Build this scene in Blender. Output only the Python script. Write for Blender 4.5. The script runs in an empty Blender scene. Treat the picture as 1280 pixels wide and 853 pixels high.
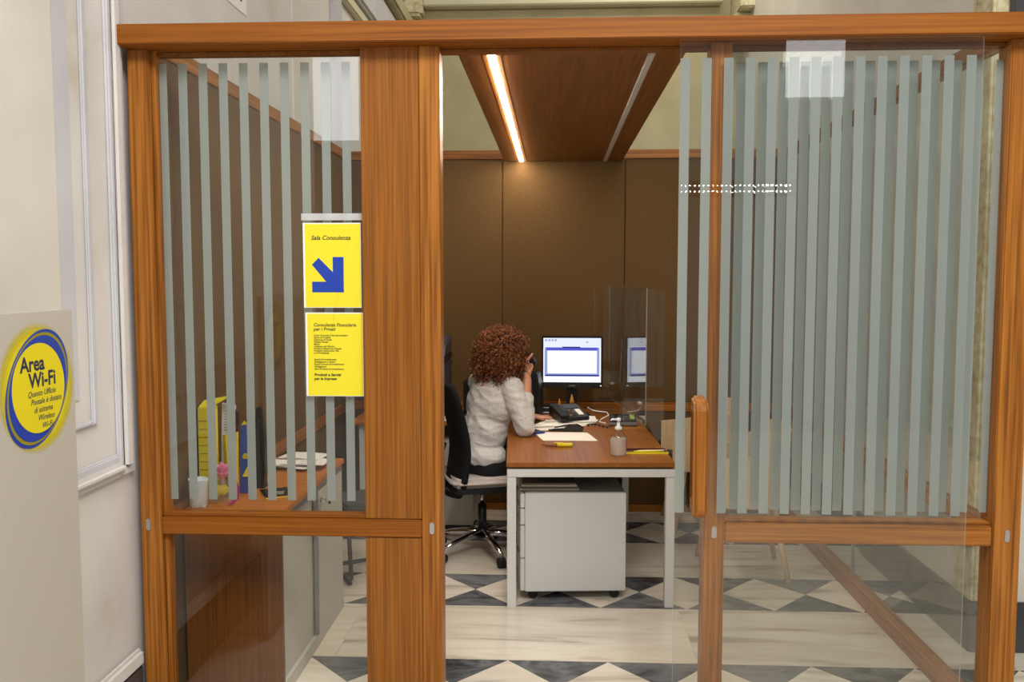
import bpy, bmesh, math, random
from mathutils import Vector, Matrix
random.seed(7)
S = bpy.context.scene
COL = S.collection
R = math.radians

# ------------------------------------------------------------------ camera, world, lights, exposure
cam_d = bpy.data.cameras.new('camera')
cam_d.sensor_width = 36.0
cam_d.lens = 1105.0 * 36.0 / 1280.0
cam_d.clip_start = 0.05
cam = bpy.data.objects.new('camera', cam_d)
COL.objects.link(cam)
cam.location = (0.0, -3.05, 1.654)
cam.rotation_euler = (R(90.0 - 4.218), 0.0, R(2.739))
S.camera = cam

S.view_settings.view_transform = 'Standard'
S.view_settings.look = 'None'
S.view_settings.exposure = 0.0
S.view_settings.gamma = 1.0
S.view_settings.use_curve_mapping = False

S.cycles.transparent_max_bounces = 40
S.cycles.max_bounces = 10

W = bpy.data.worlds.new('world')
S.world = W
W.use_nodes = True
W.node_tree.nodes['Background'].inputs[0].default_value = (1.0, 0.985, 0.96, 1)
W.node_tree.nodes['Background'].inputs[1].default_value = 0.31

def area(name, loc, rot, sx, sy, power, col=(1, .985, .955)):
    l = bpy.data.lights.new(name, 'AREA')
    l.shape = 'RECTANGLE'; l.size = sx; l.size_y = sy
    l.energy = power; l.color = col
    o = bpy.data.objects.new(name, l)
    o.location = loc; o.rotation_euler = rot
    COL.objects.link(o)
    return o
# the hall's ceiling luminaires
area('hall_ceiling_lamp', (0.7, -3.4, 4.9), (R(12), 0, 0), 2.6, 1.6, 295)
area('hall_ceiling_lamp', (1.2, 4.2, 5.6), (0, 0, 0), 2.0, 1.0, 70, (1, .94, .82))
# two tall lit windows in the wall behind the photographer, seen mirrored in the panes
area('hall_window_light', (3.12, -8.0, 4.55), (R(90), 0, 0), 0.70, 1.5, 15, (.97, .98, 1))
area('hall_window_light', (-2.85, -8.0, 4.2), (R(90), 0, 0), 0.80, 1.7, 20, (.97, .98, 1))

# ------------------------------------------------------------------ materials
def lin(c):
    c = c / 255.0
    return c / 12.92 if c <= 0.04045 else ((c + 0.055) / 1.055) ** 2.4
def rgb(r, g, b): return (lin(r), lin(g), lin(b), 1.0)

MATS = {}
def new_mat(name):
    m = bpy.data.materials.new(name); m.use_nodes = True
    nt = m.node_tree
    p = nt.nodes['Principled BSDF']
    MATS[name] = m
    return m, nt, p
def plain(name, col, rough=0.5, metal=0.0, noise=0.0, scale=30.0, bump=0.0, coat=0.0):
    m, nt, p = new_mat(name)
    p.inputs['Base Color'].default_value = col
    p.inputs['Roughness'].default_value = rough
    p.inputs['Metallic'].default_value = metal
    p.inputs['Coat Weight'].default_value = coat
    if noise or bump:
        tc = nt.nodes.new('ShaderNodeTexCoord')
        n = nt.nodes.new('ShaderNodeTexNoise'); n.inputs['Scale'].default_value = scale; n.inputs['Detail'].default_value = 4
        nt.links.new(tc.outputs['Object'], n.inputs['Vector'])
        if noise:
            mr = nt.nodes.new('ShaderNodeMapRange')
            mr.inputs['To Min'].default_value = 1 - noise; mr.inputs['To Max'].default_value = 1 + noise
            nt.links.new(n.outputs['Fac'], mr.inputs['Value'])
            mx = nt.nodes.new('ShaderNodeVectorMath'); mx.operation = 'SCALE'
            mx.inputs[0].default_value = col[:3]
            nt.links.new(mr.outputs['Result'], mx.inputs['Scale'])
            nt.links.new(mx.outputs['Vector'], p.inputs['Base Color'])
        if bump:
            b = nt.nodes.new('ShaderNodeBump'); b.inputs['Strength'].default_value = bump; b.inputs['Distance'].default_value = 0.004
            nt.links.new(n.outputs['Fac'], b.inputs['Height'])
            nt.links.new(b.outputs['Normal'], p.inputs['Normal'])
    return m
def ramp(nt, stops):
    r = nt.nodes.new('ShaderNodeValToRGB')
    e = r.color_ramp.elements
    e[0].position, e[0].color = stops[0]
    e[1].position, e[1].color = stops[-1]
    for s in stops[1:-1]:
        k = e.new(s[0]); k.color = s[1]
    return r
def wood(name, axis, dark, mid, light, rough=0.38, fig=1.0, dens=1.0):
    m, nt, p = new_mat(name)
    tc = nt.nodes.new('ShaderNodeTexCoord')
    oi = nt.nodes.new('ShaderNodeObjectInfo')
    off = nt.nodes.new('ShaderNodeVectorMath'); off.operation = 'SCALE'
    off.inputs[0].default_value = (13.1, 7.7, 9.3)
    nt.links.new(oi.outputs['Random'], off.inputs['Scale'])
    add = nt.nodes.new('ShaderNodeVectorMath')
    nt.links.new(tc.outputs['Object'], add.inputs[0]); nt.links.new(off.outputs['Vector'], add.inputs[1])
    mp = nt.nodes.new('ShaderNodeMapping')
    sc = [26.0 * dens] * 3; sc[axis] = 1.6
    mp.inputs['Scale'].default_value = sc
    nt.links.new(add.outputs['Vector'], mp.inputs['Vector'])
    n1 = nt.nodes.new('ShaderNodeTexNoise'); n1.inputs['Scale'].default_value = 1.0; n1.inputs['Detail'].default_value = 5
    n1.inputs['Distortion'].default_value = 0.6 * fig
    nt.links.new(mp.outputs['Vector'], n1.inputs['Vector'])
    mp2 = nt.nodes.new('ShaderNodeMapping')
    sc2 = [95.0 * dens] * 3; sc2[axis] = 2.2
    mp2.inputs['Scale'].default_value = sc2
    nt.links.new(add.outputs['Vector'], mp2.inputs['Vector'])
    n2 = nt.nodes.new('ShaderNodeTexNoise'); n2.inputs['Scale'].default_value = 1.0; n2.inputs['Detail'].default_value = 3
    nt.links.new(mp2.outputs['Vector'], n2.inputs['Vector'])
    mx = nt.nodes.new('ShaderNodeMix')
    mx.inputs[0].default_value = 0.68
    nt.links.new(n1.outputs['Fac'], mx.inputs[2]); nt.links.new(n2.outputs['Fac'], mx.inputs[3])
    rp = ramp(nt, [(0.34, dark), (0.5, mid), (0.66, light)])
    nt.links.new(mx.outputs[0], rp.inputs['Fac'])
    nt.links.new(rp.outputs['Color'], p.inputs['Base Color'])
    p.inputs['Roughness'].default_value = rough
    p.inputs['Specular IOR Level'].default_value = 0.22
    b = nt.nodes.new('ShaderNodeBump'); b.inputs['Strength'].default_value = 0.12; b.inputs['Distance'].default_value = 0.002
    nt.links.new(n2.outputs['Fac'], b.inputs['Height']); nt.links.new(b.outputs['Normal'], p.inputs['Normal'])
    return m
OAK = (rgb(112, 66, 22), rgb(152, 93, 34), rgb(176, 114, 48))
VEN = (rgb(116, 70, 24), rgb(140, 85, 30), rgb(156, 98, 38))
for ax, nm in ((0, 'x'), (1, 'y'), (2, 'z')):
    wood('oak_' + nm, ax, *OAK)
wood('veneer_z', 2, *VEN, fig=.3, dens=1.6)
wood('beam_x', 0, rgb(118, 66, 16), rgb(138, 78, 20), rgb(150, 90, 26), fig=.3, dens=1.4, rough=.5)
wood('ceiling_wood', 1, rgb(104, 62, 22), rgb(124, 75, 28), rgb(140, 88, 34), fig=.3, dens=.8, rough=.42)
wood('desk_top', 1, rgb(120, 70, 26), rgb(140, 84, 32), rgb(154, 96, 40), fig=.4, dens=1.2, rough=.36)
wood('cabinet_wood_x', 0, rgb(162, 96, 40), rgb(182, 110, 46), rgb(196, 124, 56), fig=.4, dens=1.2, rough=.4)
wood('cabinet_wood_z', 2, rgb(92, 52, 16), rgb(112, 64, 20), rgb(126, 76, 28), fig=.3, dens=1.4, rough=.35)
wood('beech', 2, rgb(206, 170, 128), rgb(220, 186, 146), rgb(230, 200, 162), fig=.3, dens=.9, rough=.45)

def fabric(name, c0, c1, bump=.3):
    m, nt, p = new_mat(name)
    tc = nt.nodes.new('ShaderNodeTexCoord')
    mp = nt.nodes.new('ShaderNodeMapping'); mp.inputs['Scale'].default_value = (420, 420, 60)
    nt.links.new(tc.outputs['Object'], mp.inputs['Vector'])
    n1 = nt.nodes.new('ShaderNodeTexNoise'); n1.inputs['Scale'].default_value = 1; n1.inputs['Detail'].default_value = 2
    nt.links.new(mp.outputs['Vector'], n1.inputs['Vector'])
    mp2 = nt.nodes.new('ShaderNodeMapping'); mp2.inputs['Scale'].default_value = (40, 40, 420)
    nt.links.new(tc.outputs['Object'], mp2.inputs['Vector'])
    n2 = nt.nodes.new('ShaderNodeTexNoise'); n2.inputs['Scale'].default_value = 1; n2.inputs['Detail'].default_value = 2
    nt.links.new(mp2.outputs['Vector'], n2.inputs['Vector'])
    a = nt.nodes.new('ShaderNodeMath'); a.operation = 'ADD'
    nt.links.new(n1.outputs['Fac'], a.inputs[0]); nt.links.new(n2.outputs['Fac'], a.inputs[1])
    h = nt.nodes.new('ShaderNodeMath'); h.operation = 'MULTIPLY'; h.inputs[1].default_value = .5
    nt.links.new(a.outputs[0], h.inputs[0])
    rp = ramp(nt, [(0.35, c0), (0.65, c1)])
    nt.links.new(h.outputs[0], rp.inputs['Fac'])
    nt.links.new(rp.outputs['Color'], p.inputs['Base Color'])
    p.inputs['Roughness'].default_value = .85
    p.inputs['Specular IOR Level'].default_value = .2
    b = nt.nodes.new('ShaderNodeBump'); b.inputs['Strength'].default_value = bump; b.inputs['Distance'].default_value = .001
    nt.links.new(h.outputs[0], b.inputs['Height']); nt.links.new(b.outputs['Normal'], p.inputs['Normal'])
    return m
fabric('wall_fabric', rgb(82, 60, 33), rgb(104, 78, 45), .1)
fabric('mesh_black', rgb(14, 14, 15), rgb(30, 30, 31))

def plaster(name, c0, c1, stain=None, scale=2.2, rough=.7):
    m, nt, p = new_mat(name)
    tc = nt.nodes.new('ShaderNodeTexCoord')
    n1 = nt.nodes.new('ShaderNodeTexNoise'); n1.inputs['Scale'].default_value = scale; n1.inputs['Detail'].default_value = 6
    nt.links.new(tc.outputs['Object'], n1.inputs['Vector'])
    st = [(0.36, c0), (0.62, c1)]
    if stain: st = [(0.26, stain)] + st
    rp = ramp(nt, st)
    nt.links.new(n1.outputs['Fac'], rp.inputs['Fac'])
    nt.links.new(rp.outputs['Color'], p.inputs['Base Color'])
    p.inputs['Roughness'].default_value = rough
    n2 = nt.nodes.new('ShaderNodeTexNoise'); n2.inputs['Scale'].default_value = 45; n2.inputs['Detail'].default_value = 4
    nt.links.new(tc.outputs['Object'], n2.inputs['Vector'])
    b = nt.nodes.new('ShaderNodeBump'); b.inputs['Strength'].default_value = .12; b.inputs['Distance'].default_value = .004
    nt.links.new(n2.outputs['Fac'], b.inputs['Height']); nt.links.new(b.outputs['Normal'], p.inputs['Normal'])
    return m
plaster('plaster_cream', rgb(214, 208, 196), rgb(222, 217, 207))
plaster('plaster_white', rgb(212, 207, 201), rgb(224, 220, 215), rgb(200, 190, 172))
plaster('plaster_lilac', rgb(196, 194, 198), rgb(208, 207, 212))
plaster('plaster_yellow', rgb(172, 162, 124), rgb(186, 176, 138))
plaster('plaster_grey', rgb(204, 198, 166), rgb(214, 208, 178))
plaster('stone_rough', rgb(190, 176, 132), rgb(218, 208, 176), rgb(160, 146, 106), scale=26)
plaster('dark_plinth', rgb(58, 60, 62), rgb(84, 86, 88), rough=.3)
plaster('pale_stone', rgb(206, 200, 184), rgb(224, 220, 206), rgb(188, 178, 150), scale=8)

def marble(name, c0, c1, vein, axis_stretch=(1.2, 7, 7), rough=.16):
    m, nt, p = new_mat(name)
    tc = nt.nodes.new('ShaderNodeTexCoord')
    oi = nt.nodes.new('ShaderNodeObjectInfo')
    off = nt.nodes.new('ShaderNodeVectorMath'); off.operation = 'SCALE'; off.inputs[0].default_value = (31, 17, 23)
    nt.links.new(oi.outputs['Random'], off.inputs['Scale'])
    add = nt.nodes.new('ShaderNodeVectorMath')
    nt.links.new(tc.outputs['Object'], add.inputs[0]); nt.links.new(off.outputs['Vector'], add.inputs[1])
    mp = nt.nodes.new('ShaderNodeMapping'); mp.inputs['Scale'].default_value = axis_stretch
    mp.inputs['Rotation'].default_value = (0, 0, R(6))
    nt.links.new(add.outputs['Vector'], mp.inputs['Vector'])
    n1 = nt.nodes.new('ShaderNodeTexNoise'); n1.inputs['Scale'].default_value = 1.0; n1.inputs['Detail'].default_value = 8
    n1.inputs['Distortion'].default_value = 1.4
    nt.links.new(mp.outputs['Vector'], n1.inputs['Vector'])
    rp = ramp(nt, [(0.30, vein), (0.42, c0), (0.6, c1), (0.74, c0)])
    nt.links.new(n1.outputs['Fac'], rp.inputs['Fac'])
    # tone of each slab
    mr = nt.nodes.new('ShaderNodeMapRange'); mr.inputs['To Min'].default_value = .86; mr.inputs['To Max'].default_value = 1.08
    nt.links.new(oi.outputs['Random'], mr.inputs['Value'])
    mx = nt.nodes.new('ShaderNodeVectorMath'); mx.operation = 'SCALE'
    nt.links.new(rp.outputs['Color'], mx.inputs[0]); nt.links.new(mr.outputs['Result'], mx.inputs['Scale'])
    nt.links.new(mx.outputs['Vector'], p.inputs['Base Color'])
    p.inputs['Roughness'].default_value = rough
    return m
marble('marble_light', rgb(214, 203, 186), rgb(228, 219, 204), rgb(172, 160, 146))
marble('marble_dark', rgb(72, 73, 76), rgb(104, 105, 108), rgb(46, 47, 50), (5, 9, 7))
marble('marble_mid', rgb(98, 99, 102), rgb(126, 126, 128), rgb(70, 72, 74), (4, 8, 7))

def glass(name, tint, refl=1.0):
    m = bpy.data.materials.new(name); m.use_nodes = True; MATS[name] = m
    nt = m.node_tree; nt.nodes.clear()
    out = nt.nodes.new('ShaderNodeOutputMaterial')
    tr = nt.nodes.new('ShaderNodeBsdfTransparent'); tr.inputs[0].default_value = tint
    gl = nt.nodes.new('ShaderNodeBsdfGlossy'); gl.inputs['Roughness'].default_value = 0.0
    fr = nt.nodes.new('ShaderNodeFresnel')
    # thin sheet: same reflectance from both faces, no total internal reflection
    ge = nt.nodes.new('ShaderNodeNewGeometry'); mr = nt.nodes.new('ShaderNodeMapRange')
    mr.inputs['To Min'].default_value = 1.5; mr.inputs['To Max'].default_value = 1 / 1.5
    nt.links.new(ge.outputs['Backfacing'], mr.inputs['Value']); nt.links.new(mr.outputs['Result'], fr.inputs['IOR'])
    mu = nt.nodes.new('ShaderNodeMath'); mu.operation = 'MULTIPLY'; mu.inputs[1].default_value = refl
    nt.links.new(fr.outputs[0], mu.inputs[0])
    mx = nt.nodes.new('ShaderNodeMixShader')
    nt.links.new(mu.outputs[0], mx.inputs[0]); nt.links.new(tr.outputs[0], mx.inputs[1]); nt.links.new(gl.outputs[0], mx.inputs[2])
    nt.links.new(mx.outputs[0], out.inputs[0])
    return m
glass('glass', (.955, .965, .955, 1))
glass('plexi', (.97, .975, .97, 1), 1.0)
glass('sleeve', (.95, .96, .96, 1), 1.0)

def film(name, col, alpha, trans=.4):
    m = bpy.data.materials.new(name); m.use_nodes = True; MATS[name] = m
    nt = m.node_tree; nt.nodes.clear()
    out = nt.nodes.new('ShaderNodeOutputMaterial')
    df = nt.nodes.new('ShaderNodeBsdfDiffuse'); df.inputs[0].default_value = col
    tl = nt.nodes.new('ShaderNodeBsdfTranslucent'); tl.inputs[0].default_value = col
    m1 = nt.nodes.new('ShaderNodeMixShader'); m1.inputs[0].default_value = trans
    tr = nt.nodes.new('ShaderNodeBsdfTransparent')
    m2 = nt.nodes.new('ShaderNodeMixShader'); m2.inputs[0].default_value = alpha
    nt.links.new(df.outputs[0], m1.inputs[1]); nt.links.new(tl.outputs[0], m1.inputs[2])
    nt.links.new(tr.outputs[0], m2.inputs[1]); nt.links.new(m1.outputs[0], m2.inputs[2])
    nt.links.new(m2.outputs[0], out.inputs[0])
    return m
film('frost', rgb(190, 196, 195), .80, .5)
film('acrylic_frost', rgb(214, 208, 196), .985, .3)
film('clear_gel', rgb(248, 248, 248), .34, .5)
film('clear_bottle', rgb(240, 242, 242), .16, .5)
glass('bottle_glass', (.97, .975, .97, 1), 1.6)
film('acrylic_edge', rgb(220, 228, 222), .42, .6)
film('tape', rgb(236, 238, 240), .55, .4)

def emit(name, col, strength):
    m = bpy.data.materials.new(name); m.use_nodes = True; MATS[name] = m
    nt = m.node_tree; nt.nodes.clear()
    out = nt.nodes.new('ShaderNodeOutputMaterial')
    e = nt.nodes.new('ShaderNodeEmission'); e.inputs[0].default_value = col; e.inputs[1].default_value = strength
    nt.links.new(e.outputs[0], out.inputs[0])
    return m
emit('led_on', (1, .88, .72, 1), 125.0)
emit('led_dot', (1, .97, .92, 1), 60.0)
emit('screen_white', rgb(244, 247, 255), 1.15)
emit('screen_pale', rgb(230, 238, 250), 1.05)
emit('screen_blue', rgb(92, 92, 205), 1.0)
emit('screen_navy', rgb(40, 46, 140), 1.0)
emit('screen_grey', rgb(150, 165, 215), 1.0)

plain('led_off', rgb(200, 198, 192), .5)
plain('white_metal', rgb(206, 205, 200), .35)
plain('white_laminate', rgb(202, 202, 198), .4)
plain('grey_laminate', rgb(190, 188, 178), .45)
plain('alu', rgb(170, 172, 176), .35, .8)
plain('chrome', rgb(210, 210, 212), .12, 1.0)
plain('steel', rgb(190, 190, 190), .3, 1.0)
plain('black_plastic', rgb(20, 20, 21), .4)
plain('black_gloss', rgb(14, 14, 15), .2)
plain('black_matte', rgb(16, 16, 17), .7)
plain('rubber', rgb(24, 24, 25), .8)
plain('dark_grey', rgb(58, 58, 60), .5)
plain('mid_grey', rgb(120, 122, 124), .5)
plain('paper', rgb(242, 239, 234), .8)
plain('paper_warm', rgb(244, 236, 224), .8)
plain('newsprint', rgb(150, 136, 122), .8, noise=.35, scale=60)
plain('yellow_paper', rgb(236, 220, 36), .6)
plain('yellow_card', rgb(232, 214, 40), .5)
plain('sign_yellow', rgb(232, 214, 30), .35)
plain('sign_blue', rgb(24, 62, 168), .4)
plain('navy_ink', rgb(34, 42, 74), .6)
plain('ink', rgb(44, 44, 40), .7)
plain('blue_card', rgb(62, 84, 168), .5)
plain('lilac_paper', rgb(222, 214, 226), .7)
plain('maroon', rgb(70, 26, 36), .5)
plain('olive_card', rgb(150, 140, 20), .5)
plain('pink', rgb(246, 172, 202), .6)
plain('magenta_ribbon', rgb(190, 58, 130), .45)
plain('cup_white', rgb(226, 232, 236), .5)
plain('seat_fabric', rgb(190, 178, 172), .9, noise=.08, scale=200)
plain('skin', rgb(196, 138, 108), .5)
plain('nail', rgb(226, 190, 172), .3)
plain('trousers', rgb(14, 14, 17), .85)
plain('lips', rgb(160, 84, 76), .5)
plain('eye_white', rgb(230, 228, 224), .3)
plain('hair_base', rgb(46, 20, 10), .7)
plain('yellow_pen', rgb(228, 208, 40), .4)
plain('red_label', rgb(196, 40, 44), .5)
plain('orange_wood', rgb(214, 138, 44), .5)
plain('lime_display', rgb(150, 190, 70), .4)
plain('blue_cable', rgb(40, 110, 190), .5)
plain('white_plastic', rgb(232, 232, 230), .35)
plain('clay', rgb(150, 96, 52), .7)

def hairmat():
    m, nt, p = new_mat('hair_curl')
    tc = nt.nodes.new('ShaderNodeTexCoord')
    n = nt.nodes.new('ShaderNodeTexNoise'); n.inputs['Scale'].default_value = 70; n.inputs['Detail'].default_value = 3
    nt.links.new(tc.outputs['Object'], n.inputs['Vector'])
    rp = ramp(nt, [(0.34, rgb(44, 20, 9)), (0.5, rgb(110, 56, 24)), (0.64, rgb(196, 122, 62))])
    nt.links.new(n.outputs['Fac'], rp.inputs['Fac']); nt.links.new(rp.outputs['Color'], p.inputs['Base Color'])
    p.inputs['Roughness'].default_value = .38
hairmat()
def shirtmat():
    m, nt, p = new_mat('shirt')
    tc = nt.nodes.new('ShaderNodeTexCoord')
    mp = nt.nodes.new('ShaderNodeMapping'); mp.inputs['Rotation'].default_value = (0, 0, R(-44))
    nt.links.new(tc.outputs['Object'], mp.inputs['Vector'])
    w = nt.nodes.new('ShaderNodeTexWave'); w.wave_type = 'BANDS'; w.bands_direction = 'Y'
    w.inputs['Scale'].default_value = 38; w.inputs['Distortion'].default_value = .4
    nt.links.new(mp.outputs['Vector'], w.inputs['Vector'])
    rp = ramp(nt, [(0.2, rgb(198, 193, 190)), (0.6, rgb(208, 203, 200))])
    nt.links.new(w.outputs['Fac'], rp.inputs['Fac']); nt.links.new(rp.outputs['Color'], p.inputs['Base Color'])
    p.inputs['Roughness'].default_value = .55
    p.inputs['Sheen Weight'].default_value = .2
    n = nt.nodes.new('ShaderNodeTexNoise'); n.inputs['Scale'].default_value = 22; n.inputs['Detail'].default_value = 3
    n.inputs['Distortion'].default_value = 1.2
    nt.links.new(tc.outputs['Object'], n.inputs['Vector'])
    b = nt.nodes.new('ShaderNodeBump'); b.inputs['Strength'].default_value = .5; b.inputs['Distance'].default_value = .012
    nt.links.new(n.outputs['Fac'], b.inputs['Height']); nt.links.new(b.outputs['Normal'], p.inputs['Normal'])
shirtmat()
def halomat():
    # soft-edged yellow print of the round emblem
    m = bpy.data.materials.new('halo_print'); m.use_nodes = True; MATS['halo_print'] = m
    nt = m.node_tree; p = nt.nodes['Principled BSDF']
    p.inputs['Base Color'].default_value = rgb(226, 210, 30); p.inputs['Roughness'].default_value = .4
    tc = nt.nodes.new('ShaderNodeTexCoord')
    ln = nt.nodes.new('ShaderNodeVectorMath'); ln.operation = 'LENGTH'
    mp = nt.nodes.new('ShaderNodeMapping'); mp.inputs['Scale'].default_value = (0, 1, 1)
    nt.links.new(tc.outputs['Object'], mp.inputs['Vector']); nt.links.new(mp.outputs['Vector'], ln.inputs[0])
    mr = nt.nodes.new('ShaderNodeMapRange')
    mr.inputs['From Min'].default_value = .128; mr.inputs['From Max'].default_value = .166
    mr.inputs['To Min'].default_value = 1; mr.inputs['To Max'].default_value = 0
    nt.links.new(ln.outputs['Value'], mr.inputs['Value'])
    nt.links.new(mr.outputs['Result'], p.inputs['Alpha'])
halomat()

# ------------------------------------------------------------------ mesh helpers
class MB:
    def __init__(s): s.v = []; s.f = []
    def box(s, x0, x1, y0, y1, z0, z1):
        b = len(s.v)
        s.v += [(x0,y0,z0),(x1,y0,z0),(x1,y1,z0),(x0,y1,z0),(x0,y0,z1),(x1,y0,z1),(x1,y1,z1),(x0,y1,z1)]
        s.f += [tuple(b+i for i in q) for q in ((0,3,2,1),(4,5,6,7),(0,1,5,4),(1,2,6,5),(2,3,7,6),(3,0,4,7))]
        return s
    def prism(s, poly, vec):
        """poly: list of 3D points (planar), extruded along vec"""
        b = len(s.v); n = len(poly); v = Vector(vec)
        s.v += [tuple(p) for p in poly] + [tuple(Vector(p) + v) for p in poly]
        s.f.append(tuple(b + i for i in range(n - 1, -1, -1))); s.f.append(tuple(b + n + i for i in range(n)))
        for i in range(n):
            j = (i + 1) % n
            s.f.append((b+i, b+j, b+n+j, b+n+i))
        return s
    def tube(s, pts, rad, n=8, closed=True):
        pts = [Vector(p) for p in pts]
        if not isinstance(rad, (list, tuple)): rad = [rad] * len(pts)
        b = len(s.v); up = None
        for i, p in enumerate(pts):
            t = (pts[min(i+1, len(pts)-1)] - pts[max(i-1, 0)])
            if t.length < 1e-9: t = Vector((0, 0, 1))
            t.normalize()
            if up is None:
                up = Vector((0, 0, 1)) if abs(t.z) < .9 else Vector((1, 0, 0))
            a = t.cross(up)
            if a.length < 1e-6: a = t.orthogonal()
            a.normalize(); c = a.cross(t); c.normalize(); up = c
            for k in range(n):
                an = 2 * math.pi * k / n
                s.v.append(tuple(p + rad[i] * (math.cos(an) * a + math.sin(an) * c)))
        for i in range(len(pts) - 1):
            for k in range(n):
                k2 = (k + 1) % n
                s.f.append((b+i*n+k, b+(i+1)*n+k, b+(i+1)*n+k2, b+i*n+k2))
        if closed:
            s.f.append(tuple(b + k for k in range(n)))
            e = b + (len(pts) - 1) * n
            s.f.append(tuple(e + k for k in range(n - 1, -1, -1)))
        return s
    def lathe(s, prof, n=20, c=(0, 0, 0)):
        """prof: (r, z) list"""
        b = len(s.v)
        for r, z in prof:
            for k in range(n):
                an = 2 * math.pi * k / n
                s.v.append((c[0] + r * math.cos(an), c[1] + r * math.sin(an), c[2] + z))
        for i in range(len(prof) - 1):
            for k in range(n):
                k2 = (k + 1) % n
                s.f.append((b+i*n+k, b+i*n+k2, b+(i+1)*n+k2, b+(i+1)*n+k))
        s.f.append(tuple(b + k for k in range(n - 1, -1, -1)))
        e = b + (len(prof) - 1) * n
        s.f.append(tuple(e + k for k in range(n)))
        return s
    def ball(s, c, r, n=12, m=8):
        if not isinstance(r, (list, tuple)): r = (r, r, r)
        b = len(s.v)
        for i in range(m + 1):
            ph = math.pi * i / m
            for k in range(n):
                an = 2 * math.pi * k / n
                s.v.append((c[0]+r[0]*math.sin(ph)*math.cos(an), c[1]+r[1]*math.sin(ph)*math.sin(an), c[2]+r[2]*math.cos(ph)))
        for i in range(m):
            for k in range(n):
                k2 = (k + 1) % n
                s.f.append((b+i*n+k, b+(i+1)*n+k, b+(i+1)*n+k2, b+i*n+k2))
        return s
    def sheet(s, poly, th=.0006):
        """horizontal thin sheet: poly of (x,y,z)"""
        return s.prism(poly, (0, 0, th))
    def mesh(s, name, bevel=0, seg=2):
        me = bpy.data.meshes.new(name)
        me.from_pydata(s.v, [], s.f)
        bm = bmesh.new(); bm.from_mesh(me)
        bmesh.ops.remove_doubles(bm, verts=bm.verts, dist=1e-6)
        bmesh.ops.recalc_face_normals(bm, faces=bm.faces)
        if bevel:
            es = [e for e in bm.edges if len(e.link_faces) == 2 and e.calc_face_angle(0) > R(40)]
            bmesh.ops.bevel(bm, geom=es, offset=bevel, segments=seg, affect='EDGES', clamp_overlap=True)
        bm.to_mesh(me); bm.free()
        return me
    def build(s, name, mat, parent=None, smooth=False, bevel=0, seg=2):
        return link(name, s.mesh(name, bevel, seg), mat, parent, smooth)
def link(name, me, mat, parent=None, smooth=False):
    if mat is not None and not me.materials: me.materials.append(MATS[mat])
    if smooth:
        for p in me.polygons: p.use_smooth = True
    o = bpy.data.objects.new(name, me)
    COL.objects.link(o)
    if parent is not None: o.parent = parent
    return o
def tag(o, label=None, cat=None, group=None, kind=None):
    if label: o['label'] = label
    if cat: o['category'] = cat
    if group: o['group'] = group
    if kind: o['kind'] = kind
    return o
def thing(name, label, cat, loc=(0, 0, 0), rz=0.0, group=None, kind=None):
    o = bpy.data.objects.new(name, None); COL.objects.link(o)
    o.empty_display_size = .1
    o.location = loc; o.rotation_euler = (0, 0, rz)
    return tag(o, label, cat, group, kind)
def B(*a): return MB().box(*a)
def edge_faces(o, mat='acrylic_edge'):
    me = o.data; me.materials.append(MATS[mat])
    big = max(me.polygons, key=lambda p: p.area).normal.copy()
    for p in me.polygons:
        if abs(p.normal.dot(big)) < .9: p.material_index = 1
    return o
def copy_tree(o, parent=None):
    c = o.copy(); COL.objects.link(c); c.parent = parent
    for ch in list(o.children): copy_tree(ch, c)
    return c
def text(body, size, mat, mtx, parent, name='lettering', shear=0.0, bold=0.0, align='LEFT', spacing=1.0):
    """flat lettering; mtx maps text plane (x right, y up, z out) into the parent's space"""
    cu = bpy.data.curves.new('tmp_text', 'FONT')
    cu.body = body; cu.size = size; cu.shear = shear; cu.offset = bold; cu.align_x = align
    cu.extrude = 0.0002; cu.resolution_u = 3; cu.space_line = spacing
    ob = bpy.data.objects.new('tmp_text', cu); COL.objects.link(ob)
    dg = bpy.context.evaluated_depsgraph_get()
    me = bpy.data.meshes.new_from_object(ob.evaluated_get(dg))
    bpy.data.objects.remove(ob); bpy.data.curves.remove(cu)
    me.name = name; me.transform(mtx); me.materials.clear()
    return link(name, me, mat, parent)
def basis(origin, xdir, ydir):
    x = Vector(xdir).normalized(); y = Vector(ydir).normalized(); z = x.cross(y)
    m = Matrix(((x.x, y.x, z.x, origin[0]), (x.y, y.y, z.y, origin[1]), (x.z, y.z, z.z, origin[2]), (0, 0, 0, 1)))
    return m

# ================================================================== SETTING
# ---- floor: bands of long pale slabs and bands of pale rhombs between dark triangles
floor = B(-4.5, 5.0, -6.5, 7.0, -.06, -.003).build('floor', 'marble_light')
tag(floor, 'polished marble floor with grey and cream diamond bands', 'floor', kind='structure')
PX, DY, PY = .43, .468, .622
g = .0012; T = .012
rh = MB().prism([(-PX/2+g*2, 0, -T), (0, -DY/2+g*2, -T), (PX/2-g*2, 0, -T), (0, DY/2-g*2, -T)], (0, 0, T)).mesh('tile')
tu = MB().prism([(-PX/2+g*2, DY/2-g, -T), (0, g*2.5, -T), (PX/2-g*2, DY/2-g, -T)], (0, 0, T)).mesh('tile')
td = MB().prism([(-PX/2+g*2, -DY/2+g, -T), (PX/2-g*2, -DY/2+g, -T), (0, -g*2.5, -T)], (0, 0, T)).mesh('tile')
rh.materials.append(MATS['marble_light'])
def tri(me, mat):
    c = me.copy(); c.materials.append(MATS[mat]); return c
TU = [tri(tu, 'marble_dark'), tri(tu, 'marble_mid')]; TD = [tri(td, 'marble_dark'), tri(td, 'marble_mid')]
rr = random.Random(3)
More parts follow.
